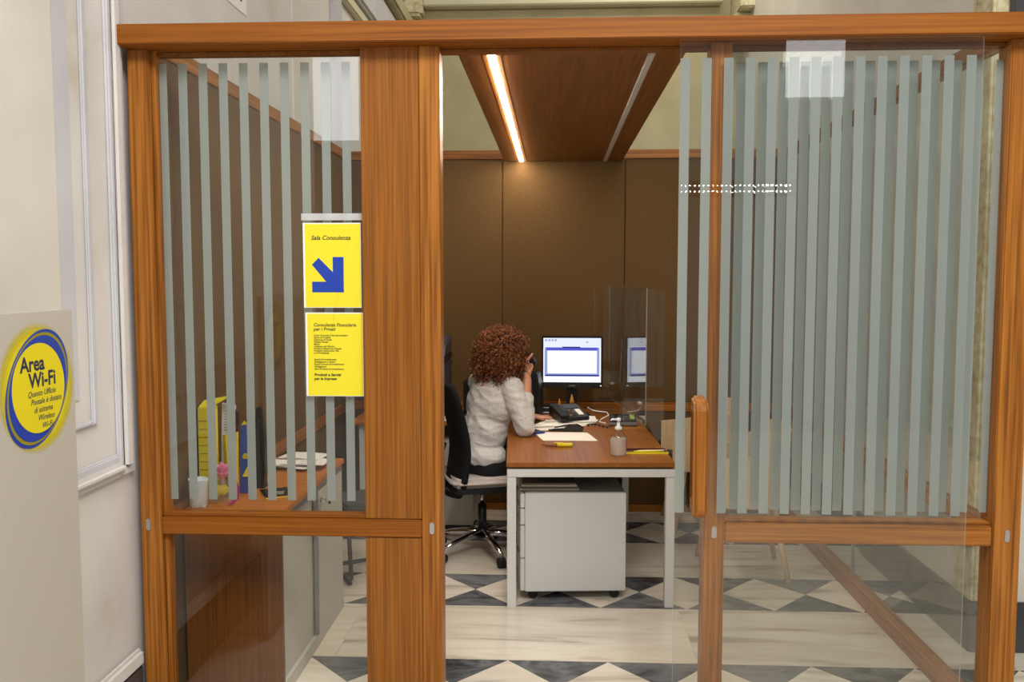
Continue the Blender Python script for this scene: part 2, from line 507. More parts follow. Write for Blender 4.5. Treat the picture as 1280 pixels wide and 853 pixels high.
for b in range(3):
    yc = .18 + DY/2 + b * (DY + PY)
    for k in range(-5, 6):
        x = .235 + PX * k
        o = link('tile', rh, None, floor); o.location = (x, yc, 0)
        o = link('tile', TU[0] if rr.random() < .7 else TU[1], None, floor); o.location = (x + PX/2, yc, 0)
        o = link('tile', TD[0] if rr.random() < .7 else TD[1], None, floor); o.location = (x + PX/2, yc, 0)
for b in range(-1, 3):
    y0 = .18 + DY + b * (DY + PY)
    xs = [-2.1, -.95 + .2 * (b % 2), .62 - .25 * (b % 2), 1.95, 3.3]
    for i in range(4):
        B(xs[i] + g, xs[i+1] - g, y0 + g, y0 + PY - g, -T, 0).build('tile', 'marble_light', floor)

# ---- hall wall on the left with painted panel mouldings
wl = B(-1.72, -1.51, -2.4, 6.2, 0, 6.0).build('wall_left', 'plaster_white')
tag(wl, 'off-white panelled hall wall running back on the left', 'wall', kind='structure')
def wl_box(name, y0, y1, z0, z1, th, mat, bev=0.006):
    return B(-1.512, -1.51 + th, y0, y1, z0, z1).build(name, mat, wl, bevel=bev)
# outer frame: vertical stile at its right, bottom rail
wl_box('moulding', -.105, .0, .958, 4.2, .018, 'plaster_lilac')
wl_box('moulding', -.085, -.03, .985, 4.2, .03, 'plaster_white', .012)
wl_box('moulding', -2.2, -.106, .958, 1.04, .018, 'plaster_lilac')
wl_box('moulding', -2.2, -.086, .975, 1.012, .034, 'plaster_white', .014)
# inner frame
wl_box('moulding', -.262, -.232, 1.166, 4.2, .014, 'plaster_lilac')
wl_box('moulding', -2.2, -.263, 1.166, 1.186, .014, 'plaster_lilac')
wl_box('painted_border', -.425, -.33, 1.26, 4.2, .004, 'plaster_lilac', 0)
wl_box('flat_panel', -2.38, -.426, 1.26, 4.2, .010, 'plaster_cream', 0)
# dado ledge and dark plinth
wl_box('ledge', -2.39, -.0, .245, .31, .03, 'plaster_white', .012)
wl_box('plinth', -2.39, .0, 0, .244, .022, 'dark_plinth', .004)
# upper part behind the booth: pilaster strip and cornice
wl_box('pilaster_strip', 2.05, 2.22, 2.4, 3.9, .012, 'plaster_cream', .003)
wl_box('pilaster_strip', 2.95, 3.18, 2.4, 3.9, .03, 'plaster_lilac', .003)
wl_box('cornice', 3.0, 6.0, 3.58, 3.66, .05, 'plaster_grey', .01)
wl_box('cornice', 3.0, 6.0, 3.67, 3.95, .09, 'plaster_lilac', .02)
wl_box('cornice', 3.0, 6.0, 3.96, 4.1, .16, 'plaster_yellow', .02)

# ---- far wall of the hall
wb = B(-1.7, 4.6, 6.0, 6.2, 0, 6.0).build('wall_back', 'plaster_yellow')
tag(wb, 'dull yellow hall wall rising behind the booth', 'wall', kind='structure')
B(-1.5, 1.65, 5.93, 6.0, 4.02, 4.3).build('cornice', 'plaster_yellow', wb, bevel=.02)
B(-1.3, 1.62, 5.8, 6.0, 4.3, 5.9).build('dark_panel', 'plaster_grey', wb, bevel=.01)
B(-1.5, -1.3, 5.75, 6.0, 4.2, 4.6).build('corbel', 'stone_rough', wb, bevel=.03)
for i, (z0, z1, p) in enumerate(((3.9, 4.16, .35), (4.16, 4.4, .5), (4.4, 4.75, .62))):
    B(1.7 + .03 * i, 3.2, 6.0 - p, 6.0, z0, z1).build('cornice', 'stone_rough' if i == 1 else 'plaster_yellow', wb, bevel=.015)

# ---- plastered pier on the right
pier = B(1.84, 3.6, .84, 2.19, 0, 6.0).build('wall_right', 'plaster_cream')
tag(pier, 'cream plastered pier with dark stone base beyond the glass side', 'wall', kind='structure')
B(1.822, 3.62, .822, 2.2, 0, .225).build('plinth', 'dark_plinth', pier, bevel=.004)
B(1.832, 1.845, .835, 1.02, .226, 4.4).build('rough_edge', 'stone_rough', pier, bevel=.003)
B(1.846, 1.93, .832, .845, .226, 4.4).build('rough_edge', 'stone_rough', pier, bevel=.003)
B(1.86, 3.6, 2.2, 6.0, 0, 5.2).build('recessed_panel', 'plaster_cream', pier)
B(1.845, 3.6, 2.2, 6.0, 0, .225).build('plinth', 'dark_plinth', pier, bevel=.004)

# ================================================================== BOOTH
ZB, ZT = 2.435, 2.503
# ---- front screen of the booth
wf = thing('wall_front', 'oak and striped glass front screen of the office booth', 'screen', kind='structure')
B(-1.480, -1.405, 0, .085, 0, ZB).build('post', 'oak_z', wf, bevel=.004)
B(-1.404, -1.388, .022, .07, .0, ZB).build('glazing_bead', 'oak_z', wf, bevel=.003)
B(-.464, -.393, 0, .085, 0, ZB).build('post', 'oak_z', wf, bevel=.003)
B(.522, .594, 0, .085, 0, ZB).build('post', 'oak_z', wf, bevel=.004)
B(1.503, 1.598, 0, .09, 0, ZB).build('post', 'oak_z', wf, bevel=.004)
B(-.667, -.466, .006, .08, .794, ZB).build('veneer_panel', 'veneer_z', wf, bevel=.002)
B(-.667, -.466, .006, .08, 0, .726).build('veneer_panel', 'veneer_z', wf, bevel=.002)
B(-1.404, -.4655, .001, .085, .728, .792).build('rail', 'beam_x', wf, bevel=.004)
B(-1.404, -.668, .012, .07, .793, .803).build('glazing_bead', 'beam_x', wf, bevel=.002)
B(.595, 1.502, .001, .085, .726, .797).build('rail', 'oak_x', wf, bevel=.004)
B(.595, 1.502, .014, .07, .798, .806).build('glazing_bead', 'oak_x', wf, bevel=.002)
B(-1.487, 1.75, -.062, .02, ZB, ZT).build('beam', 'beam_x', wf, bevel=.003)
B(-1.487, 1.66, .021, .10, ZB - .004, ZT - .01).build('beam', 'beam_x', wf, bevel=.003)
B(-1.404, .522, .03, .075, 2.418, ZB - .005).build('glazing_bead', 'ceiling_wood', wf, bevel=.002)
B(.595, 1.502, .03, .075, 2.418, ZB - .005).build('glazing_bead', 'ceiling_wood', wf, bevel=.002)
for x in (-1.452, -.429, .558, 1.552):       # small steel connector plates
    z = .764
    pts = [(x + .0085 * math.cos(R(a)), -.003, z + (.013 if a < 180 else -.013) + .0085 * math.sin(R(a))) for a in list(range(0, 181, 30)) + list(range(180, 361, 30))]
    MB().prism(pts, (0, .004, 0)).build('connector_plate', 'steel', wf)
def pane(x0, x1, y, z0, z1, parent, name='glass_pane'):
    return B(x0, x1, y - .004, y + .004, z0, z1).build(name, 'glass', parent)
def stripes(xs, w, y, z0, z1, parent):
    me = B(0, w, -.0006, .0006, 0, z1 - z0).mesh('stripe'); me.materials.append(MATS['frost'])
    for x in xs:
        o = link('stripe', me, None, parent); o.location = (x, y, z0)
pl = pane(-1.3885, -.668, .045, .804, 2.42, wf)
stripes([-1.392 + .0722 * i for i in range(10)], .0305, .0502, .845, 2.395, pl)
pane(-1.3885, -.668, .045, .03, .727, wf)
pr = pane(.596, 1.502, .045, .807, 2.42, wf)
stripes([.617 + .0718 * i for i in range(13) if .617 + .0718 * i < 1.485], .0315, .0502, .832, 2.378, pr)
pane(.596, 1.502, .045, .03, .725, wf)

# ---- sliding glass door, pushed open to the right
d1 = thing('door_1', 'frameless sliding glass door with frosted stripes, slid open to the right', 'door', kind='structure')
dp = edge_faces(pane(.416, 1.398, -.03, .012, ZB - .001, d1))
stripes([.417 + .0716 * i for i in range(14) if .417 + .0716 * i < 1.37], .0315, -.0248, .838, 2.376, dp)
hx0, hx1 = .466, .514
h = MB()
h.prism([(hx0, -.036, .86), (hx0, -.08, .835), (hx0, -.108, .845), (hx0, -.115, .87), (hx0, -.115, 1.205), (hx0, -.105, 1.235), (hx0, -.036, 1.25), (hx0, -.036, 1.2), (hx0, -.082, 1.185), (hx0, -.082, .905), (hx0, -.036, .905)], (hx1 - hx0, 0, 0))
h.build('pull_handle', 'oak_z', d1, bevel=.008, seg=3)
B(hx0 + .004, hx1 - .004, -.024, -.006, .87, 1.24).build('pull_handle', 'oak_z', d1, bevel=.006)

# ---- booth left side: fabric panels with oak rails
bl = thing('wall_booth_left', 'brown fabric left side of the booth with oak rails', 'partition', kind='structure')
for a, b_ in ((.09, 1.1), (1.103, 2.1), (2.103, 3.09)):
    B(-1.478, -1.442, a, b_, .785, 2.454).build('fabric_panel', 'wall_fabric', bl, bevel=.004)
    B(-1.478, -1.442, a, b_, .06, .715).build('fabric_panel', 'wall_fabric', bl, bevel=.004)
B(-1.482, -1.437, .103, 3.14, 2.455, 2.515).build('rail', 'oak_y', bl, bevel=.003)
B(-1.482, -1.432, .09, 3.09, .716, .784).build('rail', 'oak_y', bl, bevel=.003)
B(-1.482, -1.437, .09, 3.09, 0, .059).build('rail', 'oak_y', bl, bevel=.003)
# ---- booth back
bb = thing('wall_booth_back', 'brown fabric back of the booth with oak rails', 'partition', kind='structure')
for a, b_ in ((-1.438, -.363), (-.359, .482), (.486, 1.54)):
    B(a, b_, 3.1, 3.14, .776, 2.454).build('fabric_panel', 'wall_fabric', bb, bevel=.004)
    B(a, b_, 3.1, 3.14, .051, .712).build('fabric_panel', 'wall_fabric', bb, bevel=.004)
B(-1.436, 1.60, 3.092, 3.145, 2.455, 2.515).build('rail', 'oak_x', bb, bevel=.003)
B(-1.431, 1.54, 3.09, 3.145, .713, .775).build('rail', 'oak_x', bb, bevel=.003)
B(-1.436, 1.54, 3.094, 3.145, 0, .05).build('rail', 'oak_x', bb, bevel=.003)
B(1.541, 1.60, 3.08, 3.145, 0, 2.454).build('post', 'oak_z', bb, bevel=.003)
B(-1.4395, 1.54, 3.141, 3.15, .0, 2.45).build('backing', 'black_matte', bb)
B(-1.4795, -1.4785, .09, 3.09, .0, 2.45).build('backing', 'black_matte', bl)
B(-1.484, -1.4405, 3.0905, 3.15, 0, 2.454).build('post', 'oak_z', bl, bevel=.003)
# ---- booth right side: glass
br = thing('wall_booth_right', 'clear glass right side of the booth with oak rails', 'partition', kind='structure')
B(1.545, 1.60, .101, 3.09, 2.455, 2.515).build('rail', 'oak_y', br, bevel=.003)
B(1.545, 1.60, .091, 3.079, .715, .776).build('rail', 'oak_y', br, bevel=.003)
B(1.54, 1.60, .091, 3.079, 0, .08).build('rail', 'oak_y', br, bevel=.003)
for a, b_ in ((.092, 1.578), (1.582, 3.078)):
    for z0, z1 in ((.081, .714), (.777, 2.454)):
        B(1.568, 1.576, a, b_, z0, z1).build('glass_pane', 'glass', br)
B(1.562, 1.582, 1.5775, 1.5825, .081, .714).build('joint', 'alu', br)

# ---- ceiling board of the booth with its two light channels
ce = B(-.345, .46, .101, 3.09, 2.452, 2.49).build('ceiling', 'ceiling_wood')
tag(ce, 'red-brown wooden ceiling board spanning the booth', 'ceiling', kind='structure')
B(-.345, -.2605, .101, 3.09, 2.437, 2.4515).build('edge_board', 'ceiling_wood', ce, bevel=.002)
B(-.1935, .3065, .101, 3.09, 2.437, 2.4515).build('centre_board', 'ceiling_wood', ce, bevel=.002)
B(.3735, .46, .101, 3.09, 2.437, 2.4515).build('edge_board', 'ceiling_wood', ce, bevel=.002)
for (x0, x1, mat, lab) in ((-.240, -.214, 'led_on', 'bright lit linear lamp in the left of the wooden ceiling'),
                      (.327, .353, 'led_off', 'unlit grey linear lamp in the right of the wooden ceiling')):
    t = thing('ceiling_light', lab, 'lamp', ((x0 + x1) / 2, 1.6, 2.436), group='linear ceiling lamps')
    hw = (x1 - x0) / 2
    B(-hw - .02, -hw, -1.47, 1.47, .0, .0155).build('housing', 'ceiling_wood', t)
    B(hw, hw + .02, -1.47, 1.47, .0, .0155).build('housing', 'ceiling_wood', t)
    B(-hw + .0005, hw - .0005, -1.45, 1.45, -.006, .014).build('diffuser', mat, t, bevel=.003)

# ================================================================== LEFT: Wi-Fi totem
tt = thing('sign_totem', 'frosted acrylic stand-up panel with round yellow Wi-Fi emblem', 'sign', (-1.3, -1.05, 0))
B(-.02, 0, -.33, .326, 0, 1.564).build('panel', 'acrylic_frost', tt, bevel=.002)
B(-.035, .015, -.33, .33, 0, .02).build('foot', 'alu', tt, bevel=.003)
def disc(name, mat, a, b, ang, x, c, th=.0006, n=72):
    pts = []
    for k in range(n):
        t = 2 * math.pi * k / n
        u, v = a * math.cos(t), b * math.sin(t)
        pts.append((0, u * math.cos(ang) - v * math.sin(ang), u * math.sin(ang) + v * math.cos(ang)))
    o = MB().prism(pts, (th, 0, 0)).build(name, mat, tt)
    o.location = (x, c[0], c[1])
    return o
LC = (.155, 1.372); r0 = .114
disc('emblem_halo', 'halo_print', .168, .168, 0, .0004, LC)
disc('emblem_ring', 'sign_blue', r0 * 1.40, r0 * 1.075, R(52), .0012, LC)
disc('emblem_ring', 'olive_card', r0 * 1.315, r0 * 1.045, R(52), .0020, LC)
disc('emblem_ring', 'sign_blue', r0 * 1.235, r0 * 1.015, R(52), .0028, LC)
disc('emblem_disc', 'sign_yellow', r0, r0 * .99, R(52), .0036, LC)
def wifi(s, size, u, v, shear=0.0, bold=0.0, mat='navy_ink'):
    text(s, size, mat, basis((.0046, LC[0] + u, LC[1] + v), (0, 1, 0), (0, 0, 1)), tt, shear=shear, bold=bold)
wifi('Area', .052, -.078, .046, 0, .0012)
wifi('Wi-Fi', .052, -.045, .004, 0, .0012)
for i, (s, u) in enumerate((('Questo Ufficio', -.052), ('Postale è dotato', -.040), ('di sistema', -.028), ('Wireless', -.012), ('Wi-Fi', .004))):
    wifi(s, .0205, u, -.019 - .021 * i, .25, 0.0)

# sheet high on the left wall
ns = thing('wall_notice', 'white notice with black lettering high on the left hall wall', 'notice', (-1.509, .95, 2.92))
B(0, .002, -.4, .36, 0, .42).build('sheet', 'paper', ns)
text('M.', .16, 'ink', basis((.0025, .14, .05), (0, 1, 0), (0, 0, 1)), ns, bold=.003)
# electrical bits on the pier
jb = thing('junction_box', 'grey electrical box with blue cable on the pier above the beam', 'electrical box', (1.99, .818, 2.66))
B(-.10, -.02, -.04, .003, 0, .4).build('case', 'dark_grey', jb, bevel=.004)
B(0, .12, -.05, .003, -.02, .4).build('case', 'mid_grey', jb, bevel=.004)
MB().tube([(-.01, -.03, -.05), (-.012, -.045, .1), (-.004, -.03, .25), (-.01, -.03, .38)], .008, 8).build('cable', 'blue_cable', jb, True)

# ================================================================== signs on the left pane
sg = thing('sign_sleeve', 'clear hanging sleeve with two yellow notices on the left pane', 'sign', (-.775, .036, 1.22))
# local: x right, z up; sleeve hangs in front of the pane (y negative)
B(-.108, .104, -.0035, -.0025, .0, .655).build('sleeve', 'sleeve', sg)
B(-.112, .104, -.0048, -.0037, .628, .652).build('tape', 'tape', sg)
for (z0, lab, dx) in ((.322, 'yellow page reading Sala Consulenza with a blue arrow', -.004), (.008, 'yellow page listing consultancy services', 0)):
    o = B(-.1025 + dx, .1025 + dx, -.0062, -.0050, z0, z0 + .297).build('page', 'paper', sg); o['label'] = lab
    B(-.096 + dx, .1005 + dx, -.0068, -.0063, z0 + .002, z0 + .293).build('print', 'yellow_paper', o)
    if z0 > .1:
        P = [(-.072,.163),(-.0475,.187),(.002,.137),(.002,.19),(.0405,.19),(.0405,.066),(-.072,.066),(-.072,.1035),(-.022,.1035)]
        MB().prism([(x + dx, -.0072, z0 + z - .012) for x, z in P], (0, .0003, 0)).build('arrow', 'sign_blue', o)
        text('Sala Consulenza', .0215, 'ink', basis((-.074 + dx, -.0073, z0 + .238), (1, 0, 0), (0, 0, 1)), o, shear=.25, bold=.0003)
    else:
        def L(s, z, size, bold=0): text(s, size, 'ink', basis((-.074, -.0073, z0 + z), (1, 0, 0), (0, 0, 1)), o, shear=.2, bold=bold)
        L('Consulenza Finanziaria', .248, .0165, .0002); L('per i Privati', .233, .0165, .0002)
        for i, s in enumerate(('Conti Correnti e Servizi accessori', 'Carte di Credito', 'Gestione di Fondi', 'Polizze Postali', 'Mutui', 'Cessione del Quinto', 'Prestiti e Risparmio Postale', 'Prodotti Assicurativi Vita', 'e di Previdenza')):
            L(s, .2135 - .0078 * i, .0088, .0001)
        for i, s in enumerate(('Servizi di Investimento', 'Obbligazioni e Azioni', 'Fondi Comuni di Investimento', 'Obbligazioni', 'Altri Prodotti di Investimento')):
            L(s, .128 - .0085 * i, .0088, .0001)
        L('Prodotti e Servizi', .072, .0135, .0004); L('per le Imprese', .058, .0135, .0004)

# ================================================================== LEFT CABINET and what stands on it
HC = .755
cb = thing('sideboard', 'low sideboard with wood top and grey sliding doors along the left wall', 'cabinet', (-1.235, .73, 0))
xa, xb, ya, yb = -.193, .2, -.495, .49
B(xa, xb, ya, yb, HC - .025, HC).build('top', 'cabinet_wood_x', cb, bevel=.003)
B(xa + .002, xb - .012, ya + .004, ya + .03, .0, HC - .026).build('end_panel', 'cabinet_wood_z', cb, bevel=.002)
B(xa + .002, xb - .012, yb - .03, yb - .004, .0, HC - .026).build('end_panel', 'grey_laminate', cb, bevel=.002)
B(xa + .002, xa + .02, ya + .031, yb - .031, .06, HC - .026).build('back_panel', 'grey_laminate', cb)
B(xa + .02, xb - .012, ya + .031, yb - .031, .0, .06).build('plinth', 'grey_laminate', cb, bevel=.002)
B(xb - .035, xb - .004, ya + .031, yb - .031, HC - .05, HC - .026).build('track', 'alu', cb)
dl = B(xb - .040, xb - .026, ya + .032, ya + .52, .062, HC - .052).build('sliding_door', 'grey_laminate', cb, bevel=.002)
dr = B(xb - .020, xb - .006, ya + .50, yb - .032, .062, HC - .052).build('sliding_door', 'grey_laminate', cb, bevel=.002)
B(xb - .021, xb - .002, ya + .49, ya + .505, .062, HC - .052).build('edge_profile', 'alu', dr)
kl = MB().tube([(xb - .006, ya + .56, .655), (xb + .016, ya + .56, .655)], .011, 12).build('lock', 'chrome', dr, True)
ky = MB().tube([(xb + .006, ya + .70, .64), (xb + .0, ya + .70, .64)], .016, 12)
ky.box(xb - .006, xb + .004, ya + .698, ya + .702, .60, .64)
ky.build('key', 'black_plastic', dr)

zc = HC
def at(name, label, cat, x, y, z=zc, rz=0, group=None): return thing(name, label, cat, (x, y, z), rz, group)
t = at('cup', 'white plastic cup at the front left corner of the sideboard', 'cup', -1.386, .288)
MB().lathe([(.030, 0), (.034, .004), (.0375, .105), (.0385, .11), (.036, .11), (.033, .008), (.0, .006)], 24).build('body', 'cup_white', t, True)
B(.028, .0325, -.006, .006, .03, .06).build('ridge', 'cup_white', t, bevel=.002)
t = at('paper_stack', 'few white sheets lying left of the white cup', 'papers', -1.398, .345, zc, .3)
for i in range(3):
    B(-.026 + .004 * i, .022, -.085, .06 - .008 * i, .0006 + .003 * i, .0026 + .003 * i).build('sheet', 'paper', t)
t = at('brochure_box', 'tall yellow brochure box standing against the booth wall', 'box', -1.392, .45, zc, R(0))
MB().prism([(-.04, -.04, 0), (.012, -.04, 0), (.012, .04, 0), (-.04, .04, 0)], (0, 0, .37)).build('body', 'yellow_card', t, bevel=.002)
MB().prism([(-.04, -.03, .371), (.012, -.03, .371), (.075, .03, .412), (-.04, .03, .39)], (0, .012, 0)).build('top_flap', 'yellow_card', t)
MB().prism([(.013, -.036, 0), (.026, -.034, 0), (.026, -.034, .372), (.013, -.036, .372)], (0, .03, 0)).build('leaflets', 'yellow_paper', t, bevel=.001)
for i in range(9):
    B(-.035, .006, -.0415, -.0402, .05 + .033 * i, .053 + .033 * i).build('print_line', 'olive_card', t)
t = at('leaflet_pad', 'pale lilac printed leaflets leaning behind the small yellow pack', 'leaflets', -1.350, .50, zc, R(0))
MB().prism([(-.028, 0, 0), (.022, 0, 0), (.028, .03, .362), (-.028, .03, .372)], (0, .012, 0)).build('pad', 'lilac_paper', t, bevel=.001)
MB().prism([(.0225, 0, 0), (.034, 0, 0), (.04, .03, .335), (.0285, .03, .345)], (0, .014, 0)).build('spine', 'maroon', t)
for i in range(8):
    B(-.018, .018, .018 + .0012 * i, .0205 + .0012 * i, .26 + .011 * i, .262 + .011 * i).build('print_line', 'mid_grey', t)
t = at('leaflet_stand', 'small yellow leaflet pack tilted before the lilac leaflets', 'leaflets', -1.314, .43, zc, R(0))
MB().prism([(-.006, 0, 0), (.03, 0, 0), (.022, .035, .262), (-.028, .035, .248)], (0, .016, 0)).build('pack', 'yellow_card', t, bevel=.001)
MB().prism([(-.0065, .0, 0), (-.0065, .016, 0), (-.0285, .051, .248), (-.0285, .035, .248)], (-.011, 0, 0)).build('cover', 'olive_card', t)
t = at('brochure', 'blue brochure with yellow emblem standing upright', 'brochure', -1.287, .50, zc, R(2))
MB().prism([(-.012, 0, 0), (.044, 0, 0), (.026, .03, .275), (-.012, .03, .285)], (0, .01, 0)).build('cover', 'blue_card', t, bevel=.001)
MB().prism([(-.01, .028, .28), (.004, .028, .30), (.02, .028, .285)], (0, .012, -.008)).build('crown', 'yellow_card', t)
MB().tube([(.012, .012, .15), (.012, .018, .152)], .014, 16).build('emblem', 'yellow_card', t)
MB().prism([(.0, -.001, .07), (.04, -.001, .07), (.036, .009, .15), (.02, .006, .11)], (0, .002, 0)).build('picture', 'yellow_paper', t)
t = at('document_holder', 'black curved document holder behind the blue brochure', 'holder', -1.298, .60, zc, R(3))
prof = [(0, 0, 0), (.062, 0, .0), (.072, .0, .06), (.07, .01, .18), (.046, .02, .34), (.034, .02, .34), (.02, .01, .15), (.0, 0, .04)]
MB().prism(prof, (0, .05, 0)).build('back', 'black_plastic', t, bevel=.003)
B(-.01, .075, -.02, .08, 0, .006).build('base', 'black_plastic', t, bevel=.002)
# lotus gift
t = at('gift_bag', 'clear gift package topped with a pink flower bow', 'gift', -1.318, .36)
B(-.05, .045, -.03, .035, 0, .085).build('wrap', 'clear_bottle', t, bevel=.008)
B(.02, .062, -.012, .02, .088, .118).build('bow', 'pink', t, bevel=.012)
B(-.035, .02, -.018, .02, .03, .066).build('sweets', 'yellow_card', t, bevel=.008)
fl = MB().ball((0, 0, .108), .016).build('flower', 'pink', t, True)
pm = MB()
n = 10
pt = [(0, 0, 0), (.014, .0, .012), (.017, 0, .028), (.009, 0, .045), (0, 0, .055)]
petal_v = []; petal_f = []
for i, (w, _, l) in enumerate(pt):
    petal_v += [(-w, l * .85, .25 * l + .5 * w), (0, l * .85, .25 * l), (w, l * .85, .25 * l + .5 * w)]
for i in range(4):
    for k in range(2):
        a = i * 3 + k
        petal_f.append((a, a + 1, a + 4, a + 3))
pme = bpy.data.meshes.new('petal'); pme.from_pydata(petal_v, [], petal_f); pme.materials.append(MATS['pink'])
for ring, (tilt, cnt, s) in enumerate(((8, 11, 1.0), (34, 9, .95), (60, 7, .85))):
    for k in range(cnt):
        o = link('petal', pme, None, fl, True)
        o.location = (0, 0, .092 + .008 * ring); o.scale = (s * 1.25, s * 1.25, s * 1.5)
        o.rotation_euler = (R(tilt), 0, 2 * math.pi * (k + .5 * ring) / cnt)
# ribbon
rb = MB()
path = [(.048, -.03, .105), (.066, -.034, .09), (.076, -.036, .055), (.072, -.04, .024), (.052, -.044, .004), (.038, -.05, .001)]
for j in range(len(path) - 1):
    a, b_ = path[j], path[j + 1]
    rb.prism([(a[0] - .009, a[1], a[2]), (a[0] + .009, a[1] - .004, a[2]), (b_[0] + .009, b_[1] - .004, b_[2]), (b_[0] - .009, b_[1], b_[2])], (0, .0012, 0.0006))
rb.build('ribbon', 'magenta_ribbon', t)
t = at('leaflet', 'dark glossy leaflet lying flat on the sideboard', 'leaflet', -1.145, .50, zc, R(28))
B(-.055, .055, -.075, .075, 0.0, .004).build('pages', 'yellow_card', t)
B(-.056, .056, -.07, .076, .0042, .006).build('cover', 'black_gloss', t)
MB().prism([(-.03, -.03, .0062), (.02, -.045, .0062), (.035, .01, .0062), (.0, .02, .0062), (-.02, .04, .0062)], (0, 0, .0003)).build('picture', 'mid_grey', t)
t = at('paper_stack', 'crumpled spread of white papers at the far end of the sideboard', 'papers', -1.225, 1.07)
for i in range(6):
    a = random.uniform(-.35, .35); cx = random.uniform(-.09, .09); cy = random.uniform(-.08, .05)
    p = []
    for (u, v) in ((-.105, -.07), (.0, -.075), (.105, -.07), (.105, .07), (0, .07), (-.105, .07)):
        p.append((cx + u * math.cos(a) - v * math.sin(a), cy + u * math.sin(a) + v * math.cos(a), .001 + .006 * i + (.004 if u == 0 else 0)))
    MB().sheet(p, .002).build('sheet', 'paper', t)

# ================================================================== DESK
DK = Vector((-.23, 1.245, 0)); DA = R(2.6)
ds = thing('desk', 'wood-topped desk on a white steel frame facing the doorway', 'desk', DK, DA)
DW, DL, DH = .83, 1.80, .735
B(-.003, DW + .003, -.004, DL, DH - .024, DH).build('top', 'desk_top', ds, bevel=.003)
lw = .045
for (x, y) in ((0, 0), (DW - lw, 0), (0, DL - lw - .01), (DW - lw, DL - lw - .01)):
    B(x, x + lw, y, y + lw, 0, DH - .074).build('leg', 'white_metal', ds, bevel=.002)
for y in (0, DL - lw - .01):
    B(0, DW, y, y + lw, DH - .073, DH - .033).build('frame_rail', 'white_metal', ds, bevel=.002)
for x in (0, DW - lw):
    B(x, x + lw, lw + .001, DL - lw - .012, DH - .073, DH - .033).build('frame_rail', 'white_metal', ds, bevel=.002)
B(.02, DW - .02, .02, DL - .04, DH - .032, DH - .0245).build('spacer', 'black_matte', ds)
def dpos(x, y, z=DH):            # desk-local to world
    return DK + Matrix.Rotation(DA, 3, 'Z') @ Vector((x, y, 0)) + Vector((0, 0, z))
def dl(X, Y):                    # keep a world position, on the desk top
    return (X, Y, DH)

# ---- pedestal
pd = thing('drawer_pedestal', 'white mobile drawer pedestal under the desk', 'pedestal', (.08, 1.585, 0), R(4.5))
B(-.243, .27, -.23, .23, .05, .56).build('body', 'white_laminate', pd, bevel=.004)
for z0, z1 in ((.055, .222), (.226, .393), (.397, .48), (.484, .556)):
    dw = B(-.266, -.245, -.229, .229, z0, z1).build('drawer', 'white_laminate', pd, bevel=.003)
    B(-.272, -.2665, -.06, .06, z1 - .03, z1 - .018).build('grip', 'alu', dw, bevel=.002)
for x in (-.2, .22):
    for y in (-.18, .18):
        c = MB().tube([(x, y - .012, .024), (x, y + .012, .024)], .024, 14).build('caster', 'rubber', pd)
        B(x - .01, x + .01, y - .016, y + .016, .026, .0495).build('fork', 'black_plastic', c)
nw = thing('newspaper_pile', 'folded newspapers lying on the white pedestal', 'newspapers', (-.02, 1.56, .5605), R(3))
for i in range(4):
    a = .003 * i
    B(-.16 + a, .145 - a * 2, -.16 + a, .19, .0002 + .009 * i, .008 + .009 * i).build('newspaper', 'newsprint' if i % 2 else 'paper_warm', nw, bevel=.002)

# ---- things on the desk
mo = thing('monitor', 'black flat monitor showing a bright white and violet window', 'monitor', (.118, 2.74, DH), R(-1))
B(-.2, .2, -.01, .035, .185, .525).build('bezel', 'black_gloss', mo, bevel=.006)
sc = B(-.188, .188, -.0112, -.0104, .222, .513).build('screen', 'screen_white', mo)
def scr(x0, x1, z0, z1, mat, d): B(-.188 + .376 * x0, -.188 + .376 * x1, -.0112 - d, -.0108 - d, .222 + .291 * (1 - z1), .222 + .291 * (1 - z0)).build('window_print', mat, sc)
scr(.0, 1, .0, .20, 'screen_pale', .0006)
scr(.03, .97, .21, .86, 'screen_grey', .0006)
scr(.05, .94, .21, .28, 'screen_blue', .0012)
scr(.33, .64, .195, .225, 'screen_navy', .0018)
scr(.07, .93, .285, .80, 'screen_white', .0012)
scr(.03, .97, .83, .865, 'screen_navy', .0018)
scr(.74, .78, .085, .10, 'screen_navy', .0018)
scr(.02, .05, .22, .86, 'screen_grey', .0014); scr(.95, .975, .22, .86, 'screen_grey', .0014)
for i in range(4): scr(.03 + .055 * i, .065 + .055 * i, .03, .07, 'screen_grey', .0014)
B(-.02, .02, -.0112, -.0104, .196, .203).build('badge', 'mid_grey', mo)
B(.184, .192, -.0114, -.0104, .196, .203).build('power_light', 'screen_white', mo)
B(-.035, .035, .036, .06, .03, .3).build('stand', 'black_plastic', mo, bevel=.004)
MB().lathe([(.115, 0), (.12, .006), (.11, .014), (.03, .022)], 28).build('foot', 'black_plastic', mo, True)

ph = thing('desk_phone', 'black desk telephone with sloping keypad before the monitor', 'telephone', (.095, 2.47, DH + .0205), R(28))
def wedge(x0, x1, y0, y1, z0, z1, zf): return MB().prism([(x0, y0, z0), (x0, y1, z0), (x0, y1, z1), (x0, y0, zf)], (x1 - x0, 0, 0))
wedge(-.10, .10, -.085, .085, 0, .085, .022).build('body', 'black_plastic', ph, bevel=.004)
sl = math.atan2(.063, .17)
def onslope(x0, x1, a, b_, h0, h1):   # box on the phone's slope
    m = MB().box(x0, x1, a, b_, h0, h1)
    mt = Matrix.Translation((0, -.085, .022)) @ Matrix.Rotation(sl, 4, 'X')
    m.v = [tuple(mt @ Vector(v)) for v in m.v]
    return m
onslope(-.098, -.042, .005, .175, .001, .012).build('cradle', 'black_matte', ph, bevel=.003)
onslope(-.02, .085, .115, .165, .0005, .003).build('display', 'dark_grey', ph)
